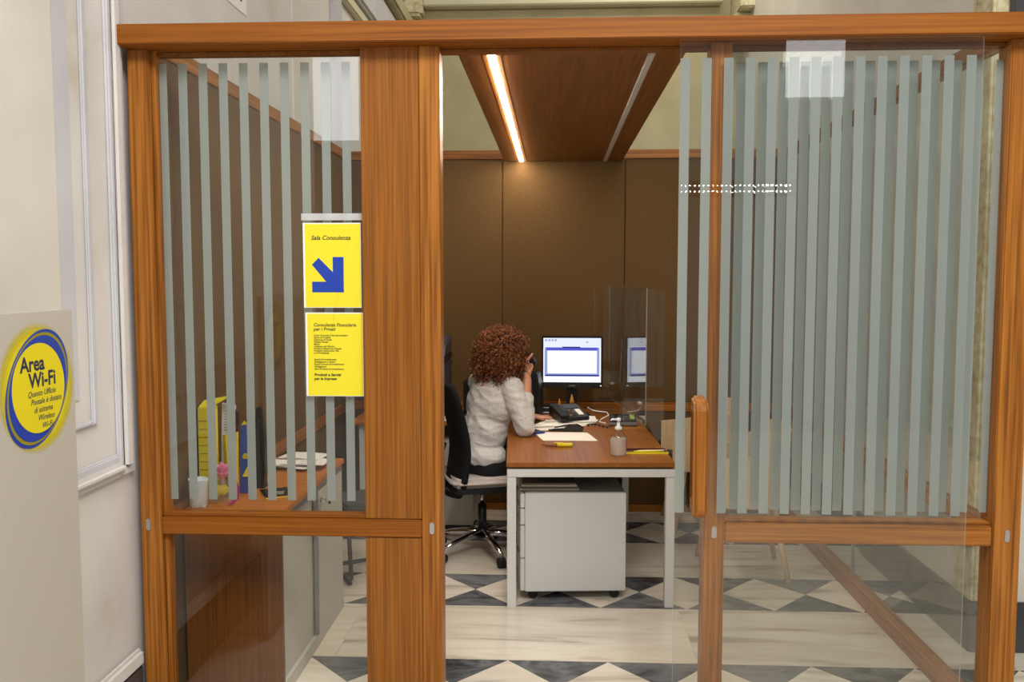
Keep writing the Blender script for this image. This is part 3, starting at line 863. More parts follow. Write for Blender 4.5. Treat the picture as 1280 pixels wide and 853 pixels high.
onslope(.04, .075, .03, .10, .0005, .003).build('label_strip', 'paper_warm', ph)
for r in range(4):
    for c in range(3):
        onslope(-.03 + .02 * c, -.016 + .02 * c, .02 + .021 * r, .033 + .021 * r, .0004, .005).build('key', 'dark_grey' if (r + c) % 4 else 'clay', ph)

pp = thing('paper_sheets', 'white sheets spread under the telephone', 'papers', (.045, 2.40, DH), 0)
pa = [((-.20, -.235, .0), (.02, -.25, .0), (.22, .06, .0), (.0, .12, .0)), ((-.17, -.10, .004), (.20, -.02, .004), (.235, .10, .012), (-.06, .12, .004)),
      ((-.19, -.18, .008), (.10, -.10, .008), (.08, .19, .008), (-.1, .1, .008))]
for p in pa: MB().sheet(p, .0025).build('sheet', 'paper_warm', pp)
B(-.10, .22, -.0, .20, .0135, .0195).build('folder', 'paper', pp)
t = thing('paper_sheet', 'single white sheet lying near the front of the desk', 'paper', (.075, 1.99, DH), R(2))
MB().sheet([(-.14, -.145, 0), (.165, -.15, 0), (.125, .11, 0), (-.19, .12, 0)], .0012).build('sheet', 'paper_warm', t)
t = thing('stapler', 'black stapler lying between the white sheets', 'stapler', (.085, 2.125, DH + .003), R(-6))
MB().prism([(-.12, 0, 0), (.02, 0, 0), (.085, 0, 0), (.09, 0, .02), (.05, 0, .04), (-.005, 0, .036), (-.03, 0, .012), (-.12, 0, .004)], (0, .045, 0)).build('body', 'black_gloss', t, bevel=.005)
MB().prism([(-.085, .01, .014), (-.01, .01, .03), (-.01, .01, .037), (-.085, .01, .02)], (0, .02, 0)).build('arm', 'black_plastic', t, bevel=.002)
B(-.12, -.08, .005, .04, .0045, .006).build('tip', 'mid_grey', t)
t = thing('highlighter', 'yellow marker pen lying on the front of the desk', 'pen', (.03, 1.66, DH), R(3))
MB().tube([(-.012, 0, .011), (.06, 0, .011), (.072, 0, .011)], [.011, .0115, .009], 12).build('barrel', 'yellow_pen', t, True)
MB().tube([(-.075, .006, .009), (-.013, .001, .01)], [.006, .009], 10).build('cap', 'clay', t, True)
B(-.03, .02, -.004, .004, .0215, .0245).build('clip', 'yellow_card', t)
t = thing('pen', 'slim dark pen lying beside the yellow marker', 'pen', (.0, 1.70, DH), R(-5))
MB().tube([(-.07, 0, .005), (-.06, 0, .005), (.06, 0, .005), (.068, 0, .005)], [.001, .0045, .0045, .003], 8).build('barrel', 'clay', t, True)
B(.03, .06, -.002, .002, .0098, .0115).build('clip', 'steel', t)
# sanitizer
t = thing('sanitizer_bottle', 'clear pump bottle of gel at the front right of the desk', 'bottle', (.33, 1.45, DH))
MB().lathe([(.036, 0), (.0415, .004), (.0425, .02), (.0425, .085), (.036, .105), (.018, .122), (.0145, .128), (.0145, .134)], 24).build('bottle', 'bottle_glass', t, True)
MB().lathe([(.033, .004), (.039, .008), (.039, .09)], 24).build('gel', 'clear_gel', t, True)
MB().lathe([(.017, .1345), (.0185, .137), (.017, .150), (.0085, .153), (.006, .178)], 20).build('collar', 'white_plastic', t, True)
hd = MB().lathe([(.011, .1785), (.0125, .182), (.0125, .192), (.008, .194)], 16)
hd.tube([(0, 0, .187), (-.035, -.004, .186), (-.04, -.005, .180)], [.006, .005, .004], 8)
hd.build('pump_head', 'white_plastic', t, True)
lb = MB()
for k in range(7):
    a0, a1 = R(-70 + 18 * k), R(-70 + 18 * (k + 1))
    if k > 2: lb.prism([(.0432 * math.cos(a0), .0432 * math.sin(a0), .03), (.0432 * math.cos(a1), .0432 * math.sin(a1), .03), (.0432 * math.cos(a1), .0432 * math.sin(a1), .075), (.0432 * math.cos(a0), .0432 * math.sin(a0), .075)], (.0006, 0, 0))
lb.build('label', 'red_label', t)
# pen tray
t = thing('pen_tray', 'shallow tray with yellow edge holding pens at the desk corner', 'tray', (.475, 1.535, DH), R(3))
B(-.105, .115, -.045, .045, 0, .003).build('base', 'maroon', t)
B(-.105, .115, -.047, -.0455, .0, .012).build('edge', 'yellow_card', t)
B(-.105, .115, .0455, .047, .0, .012).build('edge', 'maroon', t)
for i in range(3):
    MB().tube([(-.06 + .02 * i, -.02 + .012 * i, .009), (.09 + .01 * i, -.01 + .012 * i, .009)], .0045, 8).build('pen', ('yellow_pen', 'paper', 'clay')[i], t, True)
# calculator
t = thing('card_terminal', 'black card terminal with lime display on the right of the desk', 'terminal', (.425, 2.40, DH), R(-4))
wedge(-.085, .09, -.07, .085, 0.004, .042, .022).build('body', 'mid_grey', t, bevel=.005)
wedge(-.08, .085, -.062, .08, .0262, .054, .036).build('cover', 'black_gloss', t, bevel=.004)
MB().prism([(.045, -.03, .0415), (.072, -.03, .0415), (.072, .06, .0525), (.045, .06, .0525)], (0, 0, .0015)).build('display', 'lime_display', t)
for r in range(3):
    for c in range(4):
        zz = .0395 + .0127 * (r * .03) / .1
        B(-.065 + .024 * c, -.049 + .024 * c, -.05 + .03 * r, -.032 + .03 * r, .036 + .004 * r, .0415 + .004 * r).build('key', 'dark_grey', t)
# slim black upright case beside the elbow
t = thing('computer_case', 'slim upright black case standing beside the seated person', 'computer', (-.118, 2.60, DH), R(-6))
MB().prism([(-.036, -.07, 0), (.036, -.07, 0), (.034, -.068, .2), (.018, -.06, .3), (-.02, -.06, .3), (-.034, -.068, .2)], (0, .2, 0)).build('case', 'black_plastic', t, bevel=.006)
B(-.033, .033, -.075, .14, -.0, .008).build('foot', 'black_matte', t)
t = thing('mobile_phone', 'blue-grey mobile phone lying by the elbow', 'phone', (-.115, 2.10, DH + .0018), R(30))
B(-.035, .035, -.07, .07, 0, .009).build('body', 'blue_card', t, bevel=.003)
B(-.031, .031, -.064, .064, .0092, .0098).build('screen', 'dark_grey', t)
# docking box left of the phone
t = thing('network_box', 'small grey network box under the monitor', 'network box', (-.055, 2.86, DH), 0)
B(-.055, .05, -.06, .06, .0, .03).build('case', 'dark_grey', t, bevel=.003)
B(-.055, .05, -.0615, -.0605, .006, .014).build('stripe', 'paper', t)
B(-.058, .045, -.06, .06, .031, .055).build('lid', 'black_plastic', t, bevel=.003)
B(-.05, .045, -.0615, -.0605, .04, .045).build('stripe', 'paper', t)
# two little pointed ornaments
for (x, y, s, lab) in ((.115, 2.60, 1.0, 'larger pointed orange ornament behind the telephone'), (.035, 2.62, .8, 'smaller pointed orange ornament behind the telephone')):
    t = thing('ornament', lab, 'ornament', (x, y, DH + .0005), group='pointed desk ornaments')
    MB().lathe([(.02 * s, 0), (.024 * s, .01), (.01 * s, .035), (.012 * s, .10 * s)], 14).build('stem', 'black_plastic', t, True)
    MB().lathe([(.012 * s, .10 * s), (.016 * s, .108 * s), (.008 * s, .135 * s), (.0015, .16 * s)], 14).build('tip', 'orange_wood', t, True)
# cables
t = thing('cable', 'thin white cable curling to the right of the telephone', 'cable', (.30, 2.55, DH))
MB().tube([(-.08, .16, .06), (-.05, .1, .05), (-.02, .06, .05), (.04, .05, .045), (.05, .02, .03), (.0, -.02, .012), (-.015, -.07, .004), (.02, -.13, .004)], .0035, 8).build('wire', 'white_plastic', t, True)
t = thing('cable', 'thin black telephone cord lying on the desk', 'cable', (.28, 2.40, DH))
pts = []
for k in range(60):
    u = k / 59
    pts.append((-.08 + .14 * u + .012 * math.sin(u * 40), -.10 + .05 * math.sin(u * 5), .008 + .004 * math.cos(u * 40)))
MB().tube(pts, .0025, 6).build('wire', 'black_plastic', t, True)

# ---- clear screens standing on the desk
t = thing('desk_screen', 'clear acrylic protective screen standing on the desk', 'screen', (.45, 2.35, DH))
def rounded(w0, w1, z0, z1, r, n=5):
    p = []
    for (cx, cz, a0) in ((w1 - r, z0 + r, -90), (w1 - r, z1 - r, 0), (w0 + r, z1 - r, 90), (w0 + r, z0 + r, 180)):
        for k in range(n + 1):
            a = R(a0 + 90 * k / n); p.append((cx + r * math.cos(a), cz + r * math.sin(a)))
    return p
# long panel, nearly parallel to the desk side
a, b_ = Vector((.370 - .45, 2.95 - 2.35, 0)), Vector((.497 - .45, 1.76 - 2.35, 0))
dv = (b_ - a); ln = dv.length; dv.normalize(); nv = Vector((-dv.y, dv.x, 0))
def on_panel(o, d, prof, th): return MB().prism([tuple(o + d * u + Vector((0, 0, z))) for u, z in prof], tuple(Vector((-d.y, d.x, 0)) * th))
on_panel(a, dv, rounded(0, ln, .10, .853, .01), .005).build('long_panel', 'plexi', t); edge_faces(t.children[-1])
# cross panels slotted over it, standing on the desk
on_panel(Vector((.355 - .45, 1.86 - 2.35, 0)), Vector((1, 0.02, 0)).normalized(), [(.0, 0), (.255, 0), (.255, .82), (.235, .845), (.05, .845), (.03, .82)], .005).build('cross_panel', 'plexi', t); edge_faces(t.children[-1])
on_panel(Vector((.262 - .45, 2.86 - 2.35, 0)), Vector((1, 0.02, 0)).normalized(), rounded(0, .25, 0, .845, .03), .005).build('cross_panel', 'plexi', t); edge_faces(t.children[-1])
for (x, y) in ((.383, 2.80), (.482, 1.90)):
    MB().lathe([(.0, .2), (.012, .2), (.012, .215), (.0, .215)], 12, (x - .45, y - 2.35, 0)).build('clip', 'clear_gel', t, True)

# ================================================================== BACK-LEFT: return desk, printer
t = thing('side_desk', 'small wooden side desk over a white cabinet behind the person', 'desk', (-.86, 2.80, 0))
B(-.44, .36, -.29, .285, .70, .728).build('top', 'cabinet_wood_x', t, bevel=.003)
B(-.40, .34, -.24, .26, .04, .60).build('cabinet', 'white_laminate', t, bevel=.003)
for x in (-.40, .30):
    B(x, x + .035, -.24, -.2, .601, .699).build('bracket', 'white_metal', t)
    B(x, x + .035, .2, .24, .601, .699).build('bracket', 'white_metal', t)
B(-.03, -.027, -.2415, -.2395, .06, .58).build('door_gap', 'dark_grey', t)
B(-.38, .32, -.2, .22, .0, .039).build('plinth', 'dark_grey', t)
t = thing('printer', 'tall dark printer on the side desk behind the office chair', 'printer', (-.93, 2.84, .7285))
B(-.22, .22, -.19, .2, 0, .36).build('body', 'dark_grey', t, bevel=.01)
B(-.222, .222, -.2, .2, .361, .40).build('paper_deck', 'black_plastic', t, bevel=.005)
MB().prism([(-.2, -.19, .401), (-.2, .19, .401), (-.2, .19, .52), (-.2, -.15, .47)], (.42, 0, 0)).build('scanner', 'dark_grey', t, bevel=.008)
B(-.15, .15, -.1925, -.1905, .06, .2).build('tray', 'black_plastic', t)
t = thing('speaker_box', 'small black box standing on the side desk behind the person', 'speaker', (-.565, 2.78, .7285))
B(-.035, .04, -.05, .07, 0, .235).build('case', 'black_plastic', t, bevel=.008)
B(-.03, .035, -.0525, -.0505, .02, .21).build('grille', 'mesh_black', t)
t = thing('paper_sheet', 'white sheet lying on the side desk', 'paper', (-.655, 2.63, .7285), R(12))
MB().sheet([(-.09, -.1, 0), (.08, -.1, 0), (.08, .1, 0), (-.09, .1, 0)], .002).build('sheet', 'paper', t)

# ================================================================== SWIVEL CHAIR
CX, CY = -.425, 2.12
ch = thing('office_chair', 'black mesh swivel chair with pale seat and chrome star base', 'chair', (CX, CY, 0), R(18))
# chair local: faces +x
for k in range(5):
    a = R(-72 + 72 * k - 18 + 8)
    d = Vector((math.cos(a), math.sin(a), 0))
    MB().tube([d * .02 + Vector((0, 0, .125)), d * .12 + Vector((0, 0, .118)), d * .22 + Vector((0, 0, .10)), d * .30 + Vector((0, 0, .075))], [.024, .02, .017, .014], 10).build('base_arm', 'chrome', ch, True)
    c = Vector((d.x * .30, d.y * .30, .03)); s = Vector((-d.y, d.x, 0))
    cs = MB().tube([c - s * .022, c - s * .019, c - s * .004], [.022, .03, .03], 16)
    cs.tube([c + s * .004, c + s * .019, c + s * .022], [.03, .03, .022], 16)
    cs.build('caster', 'rubber', ch, False)
    MB().tube([c + Vector((0, 0, 0)) - s * .003, c + s * .003], .012, 12).tube([c, c + Vector((0, 0, .05))], .007, 8).build('caster_pin', 'steel', ch)
MB().lathe([(.03, .095), (.034, .10), (.034, .15), (.03, .155)], 20).build('hub', 'black_plastic', ch, True)
MB().lathe([(.026, .156), (.026, .30), (.02, .301)], 16).build('column', 'black_plastic', ch, True)
MB().lathe([(.013, .302), (.013, .378)], 14).build('piston', 'chrome', ch, True)
B(-.12, .12, -.09, .09, .379, .412).build('mechanism', 'black_plastic', ch, bevel=.012)
st = MB().prism([(-.2, -.22, .413), (.2, -.235, .413), (.25, -.2, .413), (.265, 0, .413), (.25, .2, .413), (.2, .235, .413), (-.2, .22, .413), (-.23, .15, .413), (-.23, -.15, .413)], (0, 0, .03))
st.build('seat_shell', 'black_plastic', ch, bevel=.01)
st = MB().prism([(-.2, -.22, .444), (.2, -.235, .444), (.25, -.2, .444), (.265, 0, .444), (.25, .2, .444), (.2, .235, .444), (-.2, .22, .444), (-.225, .15, .444), (-.225, -.15, .444)], (0, 0, .055))
st.build('seat', 'seat_fabric', ch, True, bevel=.022, seg=4)
# backrest: curved shell
bk = MB(); NU, NV = 10, 14
prof_b = [(-.205, .37), (-.19, .47), (-.172, .57), (-.165, .66), (-.178, .76), (-.20, .86), (-.228, .95), (-.25, 1.02), (-.258, 1.045)]
def bprof(t):
    x = t * (len(prof_b) - 1); i = min(int(x), len(prof_b) - 2); u = x - i
    return (prof_b[i][0] * (1 - u) + prof_b[i+1][0] * u, prof_b[i][1] * (1 - u) + prof_b[i+1][1] * u)
def bgrid(th):
    return [[None] * (NU + 1) for _ in range(NV + 1)]
base = len(bk.v)
for side in (0, 1):
    for j in range(NV + 1):
        t_ = j / NV; px, pz = bprof(t_)
        hw = .225 * (1 - .35 * max(0, (t_ - .8) / .2) ** 2 - .45 * max(0, (.12 - t_) / .12) ** 2)
        for i in range(NU + 1):
            u = -1 + 2 * i / NU
            bk.v.append((px + .05 * u * u - (.022 if side else 0), hw * u, pz))
NN = (NU + 1) * (NV + 1)
for j in range(NV):
    for i in range(NU):
        q = j * (NU + 1) + i
        bk.f.append((q, q + 1, q + NU + 2, q + NU + 1)); bk.f.append((NN + q, NN + q + NU + 1, NN + q + NU + 2, NN + q + 1))
for j in range(NV):
    for i in (0, NU):
        q = j * (NU + 1) + i; bk.f.append((q, q + NU + 1, NN + q + NU + 1, NN + q))
for i in range(NU):
    for j in (0, NV):
        q = j * (NU + 1) + i; bk.f.append((q, q + 1, NN + q + 1, NN + q))
bk.build('backrest', 'mesh_black', ch, True)
MB().tube([(-.10, 0, .40), (-.2, 0, .40), (-.255, 0, .44), (-.25, 0, .62), (-.225, 0, .68)], [.02, .02, .022, .02, .014], 10).build('back_support', 'black_plastic', ch, True)
# dark stool glimpsed beyond the sideboard
c2 = thing('low_stool', 'dark low stool glimpsed between sideboard and wide oak panel', 'stool', (-1.04, 1.75, 0), R(-60))
for y in (-.15, .15):
    MB().tube([(-.17, y, .012), (.17, y, .012), (.19, y, .04), (.14, y, .38)], .012, 8).build('side_tube', 'black_plastic', c2, True)
    MB().tube([(-.17, y, .012), (-.19, y, .04), (-.14, y, .38)], .012, 8).build('side_tube', 'black_plastic', c2, True)
MB().tube([(-.17, -.15, .012), (-.17, .15, .012)], .012, 8).build('cross_tube', 'black_plastic', c2, True)
B(-.17, .17, -.17, .17, .381, .43).build('seat', 'dark_grey', c2, bevel=.015)

# ================================================================== TUB ARMCHAIRS (visitors)
def tub(label, loc, rz):
    """faces local -x; curved plywood shell with low arms and a higher back on four splayed legs"""
    t = thing('tub_chair', label, 'chair', loc, rz, group='plywood visitor chairs')
    # plan outline from front of one arm round the back to the other arm
    plan = []
    hw, xf, xb_ = .235, -.24, .21
    plan += [(xf, -hw), (-.12, -hw), (0.0, -hw)]
    r = .14
    for k in range(1, 6):
        a = R(-90 + 90 * k / 6); plan.append((xb_ - r + r * math.cos(a), -hw + r + r * math.sin(a)))
    plan += [(xb_, -.05), (xb_, .05)]
    for k in range(1, 6):
        a = R(90 * k / 6); plan.append((xb_ - r + r * math.cos(a), hw - r + r * math.sin(a)))
    plan += [(0, hw), (-.12, hw), (xf, hw)]
    m = MB(); n = len(plan); th = .014
    c = Vector((0, 0, 0))
    for (zf, off) in ((0, 0), (1, 0), (1, 1), (0, 1)):
        for (x, y) in plan:
            s = min(1, max(0, (x + .04) / .2)); s = s * s * (3 - 2 * s)
            top = .675 + .155 * s
            if x <= xf + .001: top -= .012
            sl_ = 1 + .10 * s * zf
            k = 1 - (th / max(.1, math.hypot(x, y))) * off
            xx = x + (.035 * s * zf)
            m.v.append((xx * k, y * k, top if zf else .41))
    for ring in range(4):
        for i in range(n - 1):
            a = ring * n + i; b = ((ring + 1) % 4) * n + i
            m.f.append((a, a + 1, b + 1, b))
    m.f.append((0, n, 2 * n, 3 * n)); m.f.append((n - 1, 2 * n - 1, 3 * n - 1, 4 * n - 1))
    m.build('shell', 'beech', t, False)
    B(-.225, .15, -.212, .212, .405, .43).build('seat_board', 'beech', t, bevel=.006)
    B(-.22, .14, -.205, .205, .431, .47).build('seat_pad', 'dark_grey', t, bevel=.014, seg=3)
    for sx in (-1, 1):
        for sy in (-1, 1):
            MB().tube([(.15 * sx, .15 * sy, .404), (.222 * sx, .225 * sy, 0.0)], [.021, .0135], 12).build('leg', 'beech', t, True)
    return t
tub('nearer pale plywood armchair with splayed legs behind the striped glass', (1.055, 1.885, 0), R(-4))
tub('farther pale plywood armchair between the desk and the back wall', (.985, 2.78, 0), R(2))

# ================================================================== PERSON
class Cap:
    def __init__(s): s.mb = MB()
    def limb(s, a, b, ra, rb, n=14, k=5):
        a, b = Vector(a), Vector(b); L = (b - a).length
        pts, rad = [], []
        d = (b - a).normalized()
        for j in range(k):
            t = math.pi / 2 * (1 - j / (k - 1)); pts.append(a - d * ra * math.sin(t)); rad.append(max(ra * math.cos(t), .0008))
        for j in range(1, k):
            t = j / k; pts.append(a.lerp(b, t)); rad.append(ra + (rb - ra) * t)
        for j in range(k):
            t = math.pi / 2 * j / (k - 1); pts.append(b + d * rb * math.sin(t)); rad.append(max(rb * math.cos(t), .0008))
        s.mb.tube(pts, rad, n); return s
    def chain(s, pts, rads, n=14):
        for i in range(len(pts) - 1): s.limb(pts[i], pts[i+1], rads[i], rads[i+1], n)
        return s
    def ell(s, c, r, ax=0.0, tilt=(0, 0, 0), n=18, m=12):
        b = len(s.mb.v); s.mb.ball((0, 0, 0), r, n, m)
        mt = Matrix.Translation(c) @ Matrix.Rotation(ax, 4, 'Z') @ Matrix.Rotation(tilt[0], 4, 'X') @ Matrix.Rotation(tilt[1], 4, 'Y')
        for i in range(b, len(s.mb.v)): s.mb.v[i] = tuple(mt @ Vector(s.mb.v[i]))
        return s
    def remesh(s, name, voxel, smooth_it, mat, parent):
        me = s.mb.mesh(name)
        ob = bpy.data.objects.new('tmp', me); COL.objects.link(ob)
        rm = ob.modifiers.new('r', 'REMESH'); rm.mode = 'VOXEL'; rm.voxel_size = voxel
        sm = ob.modifiers.new('s', 'SMOOTH'); sm.iterations = smooth_it; sm.factor = .5
        dg = bpy.context.evaluated_depsgraph_get()
        out = bpy.data.meshes.new_from_object(ob.evaluated_get(dg))
        bpy.data.objects.remove(ob)
        out.name = name; out.materials.clear()
        return link(name, out, mat, parent, True)
pb = Vector((-.425, 2.12, 0))
pe = thing('person', 'person with long curly auburn hair in grey pinstripe blouse, phoning at the desk', 'person', pb)
def L_(x, y, z): return Vector((x, y, z)) - pb
FA = R(44); fw = Vector((math.cos(FA), math.sin(FA), 0)); rt = Vector((math.sin(FA), -math.cos(FA), 0)); up = Vector((0, 0, 1))
PEL = L_(-.43, 2.10, .585); WST = L_(-.415, 2.115, .72); CHE = L_(-.372, 2.145, .90); NEC = L_(-.325, 2.175, 1.07); HED = L_(-.272, 2.205, 1.215)
SR = L_(-.245, 2.055, 1.005); ER = L_(-.166, 1.965, .785); WR = L_(-.158, 2.112, 1.045)
SLf = L_(-.455, 2.265, 1.01); EL = L_(-.36, 2.43, .81); WL = L_(-.15, 2.47, .775)
HR = PEL + rt * .085 - up * .03; HL = PEL - rt * .085 - up * .03
KR = L_(-.04, 2.19, .535); KL = L_(-.14, 2.46, .535)
AR = L_(-.02, 2.26, .09); AL = L_(-.06, 2.50, .09)
bd = Cap()
bd.ell(PEL, (.115, .165, .10), FA).ell(WST, (.095, .125, .13), FA).ell(CHE, (.105, .145, .16), FA, (0, R(12), 0))
bd.limb(PEL, CHE, .10, .10)
bd.limb(SR, SLf, .045, .045).limb(NEC - up * .05, HED - up * .03 - fw * .01, .054, .05)
bd.chain([SR, ER, WR], [.05, .04, .026]); bd.chain([SLf, EL, WL], [.05, .04, .026])
bd.chain([HR, KR, AR], [.088, .062, .04]); bd.chain([HL, KL, AL], [.088, .062, .04])
for A in (AR, AL): bd.limb(A - up * .05, A - up * .055 + fw * .14, .034, .028)
# head with face
bd.ell(HED, (.092, .074, .112), FA)
bd.limb(HED - up * .045 + fw * .02, HED - up * .085 + fw * .058, .06, .034)
bd.limb(HED + fw * .088 + up * .012, HED + fw * .108 - up * .02, .007, .013)                      # nose
bd.limb(HED + fw * .085 - up * .055 + rt * .02, HED + fw * .085 - up * .055 - rt * .02, .008, .008)   # lips
for s in (-1, 1):
    bd.ell(HED + rt * .076 * s - fw * .008 - up * .005, (.018, .009, .03), FA)                   # ears
    bd.limb(HED + fw * .082 + up * .03 + rt * .012 * s, HED + fw * .074 + up * .03 + rt * .05 * s, .007, .007)  # brows
def hand(W0, K0, wdir, tips, thumb, rr_=.0085):
    """palm from wrist W0 to knuckle centre K0; wdir across the palm; tips: list of joint triples"""
    wd = wdir.normalized()
    for k in range(4):
        o = (k - 1.5) * .0185
        kk = K0 + wd * o
        bd.limb(W0 + wd * o * .6, kk, .0165, .012, 10)
        j = tips[k]
        bd.chain([kk] + j, [rr_ + .002, rr_ + .001, rr_, rr_ - .0012], 10)
    bd.chain(thumb, [.0145, .011, .0095, .008], 10)
# right hand round the handset
KN = L_(-.164, 2.156, 1.118); wd = (L_(-.145, 2.265, 1.12) - L_(-.215, 2.16, 1.205)).normalized() * -1
wd = Vector((-.35, -.35, .87)).normalized()
tipsR = []
for k in range(4):
    b0 = KN + wd * (k - 1.5) * .0185
    e = [0.0, .004, .004, -.006][k] + (.012 if k == 3 else 0)
    tipsR.append([b0 + Vector((.012, .03 + e, .016)), b0 + Vector((.006, .050 + e, .026)), b0 + Vector((-.014, .058 + e, .026))])
tipsR[3] = [L_(-.150, 2.174, 1.165), L_(-.138, 2.194, 1.178), L_(-.132, 2.206, 1.186)]           # raised index finger
hand(WR, KN, wd, tipsR, [WR + Vector((.006, .02, .015)), L_(-.140, 2.146, 1.095), L_(-.131, 2.174, 1.118), L_(-.133, 2.194, 1.128)])
# left hand flat on the papers
KL_ = WL + Vector((.075, .0, -.01)); wl_ = Vector((.05, 1, 0)).normalized()
tipsL = []
for k in range(4):
    b0 = KL_ + wl_ * (k - 1.5) * .0185; e = [-.006, .004, .008, -.004][k]
    tipsL.append([b0 + Vector((.032 + e, .0, .004)), b0 + Vector((.054 + e, 0, -.002)), b0 + Vector((.07 + e, 0, -.012))])
hand(WL, KL_, wl_, tipsL, [WL + Vector((.015, -.015, 0)), WL + Vector((.04, -.042, -.006)), WL + Vector((.065, -.05, -.01)), WL + Vector((.085, -.05, -.014))])
body = bd.remesh('body', .0045, 3, 'skin', pe)
for s in (-1, 1):
    e = MB().ball(tuple(HED + fw * .083 + rt * .031 * s + up * .012), .011, 12, 8).build('eye', 'eye_white', body, True)
    MB().ball(tuple(HED + fw * .0905 + rt * .031 * s + up * .012), .005, 10, 6).build('iris', 'hair_base', body, True)
MB().ball(tuple(L_(-.1295, 2.210, 1.1885)), (.004, .005, .005), 10, 6).build('fingernail', 'nail', body, True)
# blouse
sh = Cap()
HEM = L_(-.428, 2.10, .60)
sh.ell(HEM, (.135, .185, .085), FA).ell(WST + up * .01, (.122, .155, .15), FA, (0, R(8), 0)).ell(CHE, (.128, .17, .175), FA, (0, R(12), 0))
sh.limb(HEM + up * .02, CHE, .125, .125)
sh.limb(SR + (NEC - SR) * .1, SLf + (NEC - SLf) * .1, .066, .066).limb(CHE + up * .05, NEC - up * .025, .09, .066)
sh.limb(NEC - up * .03 + rt * .06, SR, .055, .062)
MRf = ER.lerp(WR, .62)
sh.chain([SR, SR.lerp(ER, .5), ER, ER.lerp(WR, .3), MRf], [.068, .062, .054, .049, .041])
sh.chain([SLf, SLf.lerp(EL, .5), EL, EL.lerp(WL, .7)], [.066, .06, .052, .04])
shirt = sh.remesh('blouse', .006, 4, 'shirt', pe)
# soft creases: long slanted folds pressed into the cloth
from mathutils import noise as mnoise
nrm0 = [v.normal.copy() for v in shirt.data.vertices]
new_co = []
for v, nv0 in zip(shirt.data.vertices, nrm0):
    p = v.co.copy()
    a = p.dot(rt) * 9 + p.z * 20; b = p.dot(rt) * 14 - p.z * 5; c = p.dot(fw) * 10
    n1 = mnoise.noise(Vector((a, b * .5, c * .5)))
    n2 = mnoise.noise(Vector((p.x * 18, p.y * 18, p.z * 34 + 7)))
    low = min(1, max(.35, 1.5 - (p.z - .6) * 2.2))
    q_ = p + nv0 * ((1 - abs(n1) * 2.2) * .007 * low + n2 * .0035)
    new_co += [q_.x, q_.y, q_.z]
shirt.data.vertices.foreach_set('co', new_co); shirt.data.update()
for k in range(8):
    z = .63 + .052 * k; c0 = HEM.lerp(CHE, min(1, max(0, (z - .6) / .3)))
    # find the blouse surface along the spine at the back
    org = Vector((c0.x, c0.y, z)) - fw * .5
    ok, loc, nrm, idx = shirt.ray_cast(org, fw)
    if ok:
        MB().ball(tuple(loc - fw * .001), .0042, 10, 6).build('button', 'white_plastic', shirt, True)
# trousers and shoes
tr_ = Cap()
tr_.ell(PEL - up * .015, (.128, .178, .10), FA).chain([HR, KR, AR + up * .03], [.10, .075, .055]).chain([HL, KL, AL + up * .03], [.10, .075, .055])
tr_.limb(HR, HL, .1, .1)
tr_.remesh('trousers', .008, 3, 'trousers', pe)
for A in (AR, AL):
    so = Cap(); so.limb(A - up * .052, A - up * .055 + fw * .15, .039, .033).limb(A - up * .03, A - up * .05 + fw * .05, .04, .036)
    so.remesh('shoe', .006, 2, 'black_plastic', pe)
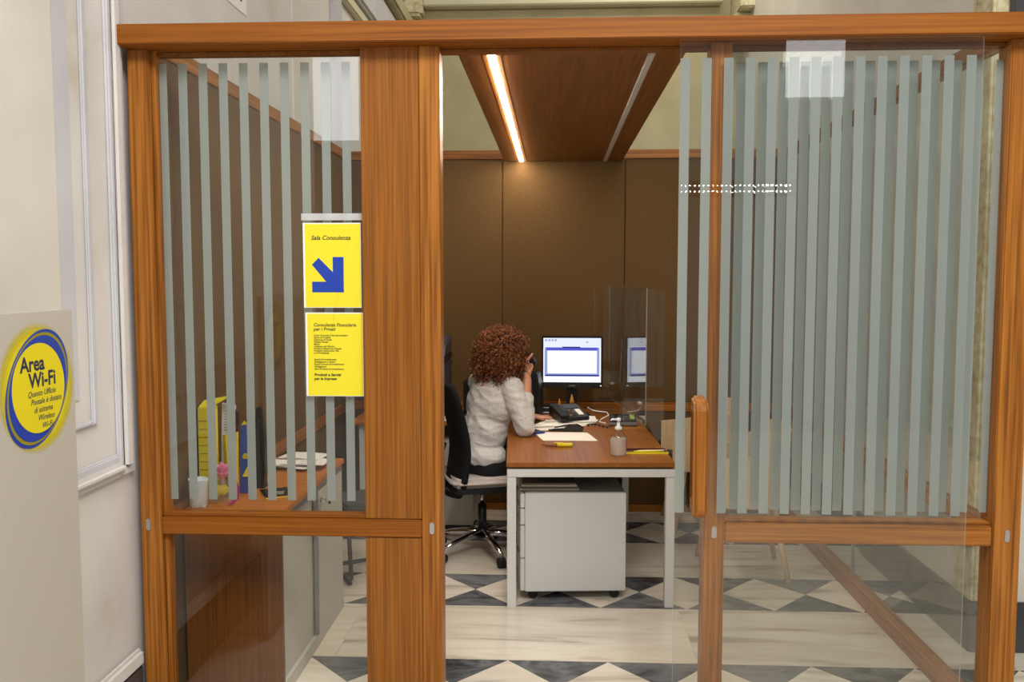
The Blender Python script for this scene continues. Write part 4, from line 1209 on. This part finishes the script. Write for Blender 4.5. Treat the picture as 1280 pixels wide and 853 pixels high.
# hair: a dark core and thousands of small curls
hc = HED - fw * .035 + up * .005
hb = Cap()
hb.ell(hc + up * .005, (.125, .122, .120), FA).ell(hc - fw * .045 - up * .10 - rt * .02, (.105, .130, .10), FA)
core = hb.remesh('hair', .01, 3, 'hair_base', pe)
rh_ = random.Random(5)
cm = MB()
def hair_r(d):
    # radius of the mop in direction d (unit)
    f_, r_, u_ = d.dot(fw), d.dot(rt), d.z
    base = .150 - .022 * max(0, u_)
    if u_ < 0: base += .105 * (-u_) * min(1, max(.1, .6 - 1.2 * f_))
    base += .018 * max(0, -f_) + (.016 * -r_ if r_ < 0 else -.008 * r_)
    return base
cnt = 0
while cnt < 2800:
    v = Vector((rh_.gauss(0, 1), rh_.gauss(0, 1), rh_.gauss(0, 1)))
    if v.length < .01: continue
    d = v.normalized()
    if d.dot(fw) > .42 and d.z < .45: continue          # leave the face open
    if d.z < -.88: continue
    rr0 = hair_r(d)
    p0 = hc + d * (rr0 * rh_.uniform(.62, .90))
    if p0.z < (.985) : continue
    dirn = (d * .9 + Vector((0, 0, -.55)) + Vector((rh_.uniform(-.5, .5), rh_.uniform(-.5, .5), rh_.uniform(-.5, .5)))).normalized()
    Ln = rh_.uniform(.03, .062); cr = rh_.uniform(.0055, .0115); tw = rh_.uniform(1.6, 3.2); ph_ = rh_.uniform(0, 6.28)
    a = dirn.orthogonal().normalized(); c = dirn.cross(a)
    pts = []; NP = 13
    for k in range(NP):
        t_ = k / (NP - 1)
        an = ph_ + t_ * tw * 6.28
        pts.append(p0 + dirn * Ln * t_ + (a * math.cos(an) + c * math.sin(an)) * cr * (.5 + .5 * t_) + Vector((0, 0, -.012 * t_ * t_)))
    if pts[-1].z < .975: continue
    cm.tube(pts, [.0022] * (NP - 1) + [.0009], 4, closed=False)
    cnt += 1
cu = cm.build('curls', 'hair_curl', core, True)
cu['kind'] = 'stuff'

# telephone handset in the hand
hs = thing('handset', 'black telephone handset held at the ear of the seated person', 'telephone', (-.168, 2.206, 1.165))
e0 = Vector((-.042, -.062, .05)); e1 = Vector((.044, .062, -.028))
inw = Vector((-.5, .3, -.1)).normalized()
MB().tube([e0, e0.lerp(e1, .25) - inw * .012, e0.lerp(e1, .5) - inw * .016, e0.lerp(e1, .75) - inw * .012, e1], [.014, .013, .012, .013, .014], 12).build('grip', 'black_plastic', hs, True)
for e in (e0, e1):
    MB().tube([e - inw * .012, e - inw * .008, e + inw * .014, e + inw * .016], [.016, .023, .024, .02], 14).build('cup', 'black_plastic', hs, True)
cp = []
for k in range(90):
    u = k / 89
    base_ = e1.lerp(Vector((.005, .20, -.36)), u)
    cp.append(base_ + Vector((.008 * math.cos(u * 140), .008 * math.sin(u * 140), -.05 * math.sin(math.pi * u))))
MB().tube(cp, .0022, 5).build('coiled_cord', 'black_plastic', hs, True)

# ================================================================== LED display behind the photographer (seen only mirrored in the door)
t = thing('led_display', 'dark display board with two rows of white dots mirrored in the door glass', 'display', (2.35, -6.05, 2.50))
B(-1.25, .06, -.06, -.012, -.05, .11).build('board', 'black_matte', t)
for r in range(2):
    dots = MB()
    for k in range(26):
        x = -.045 * k
        w = .011 if k in (1, 4, 5) else .005
        dots.box(x - w, x + w, -.011, -.004, r * .058 - .0055, r * .058 + .0055)
    o = dots.build('dot_row', 'led_dot', t); o['kind'] = 'stuff'
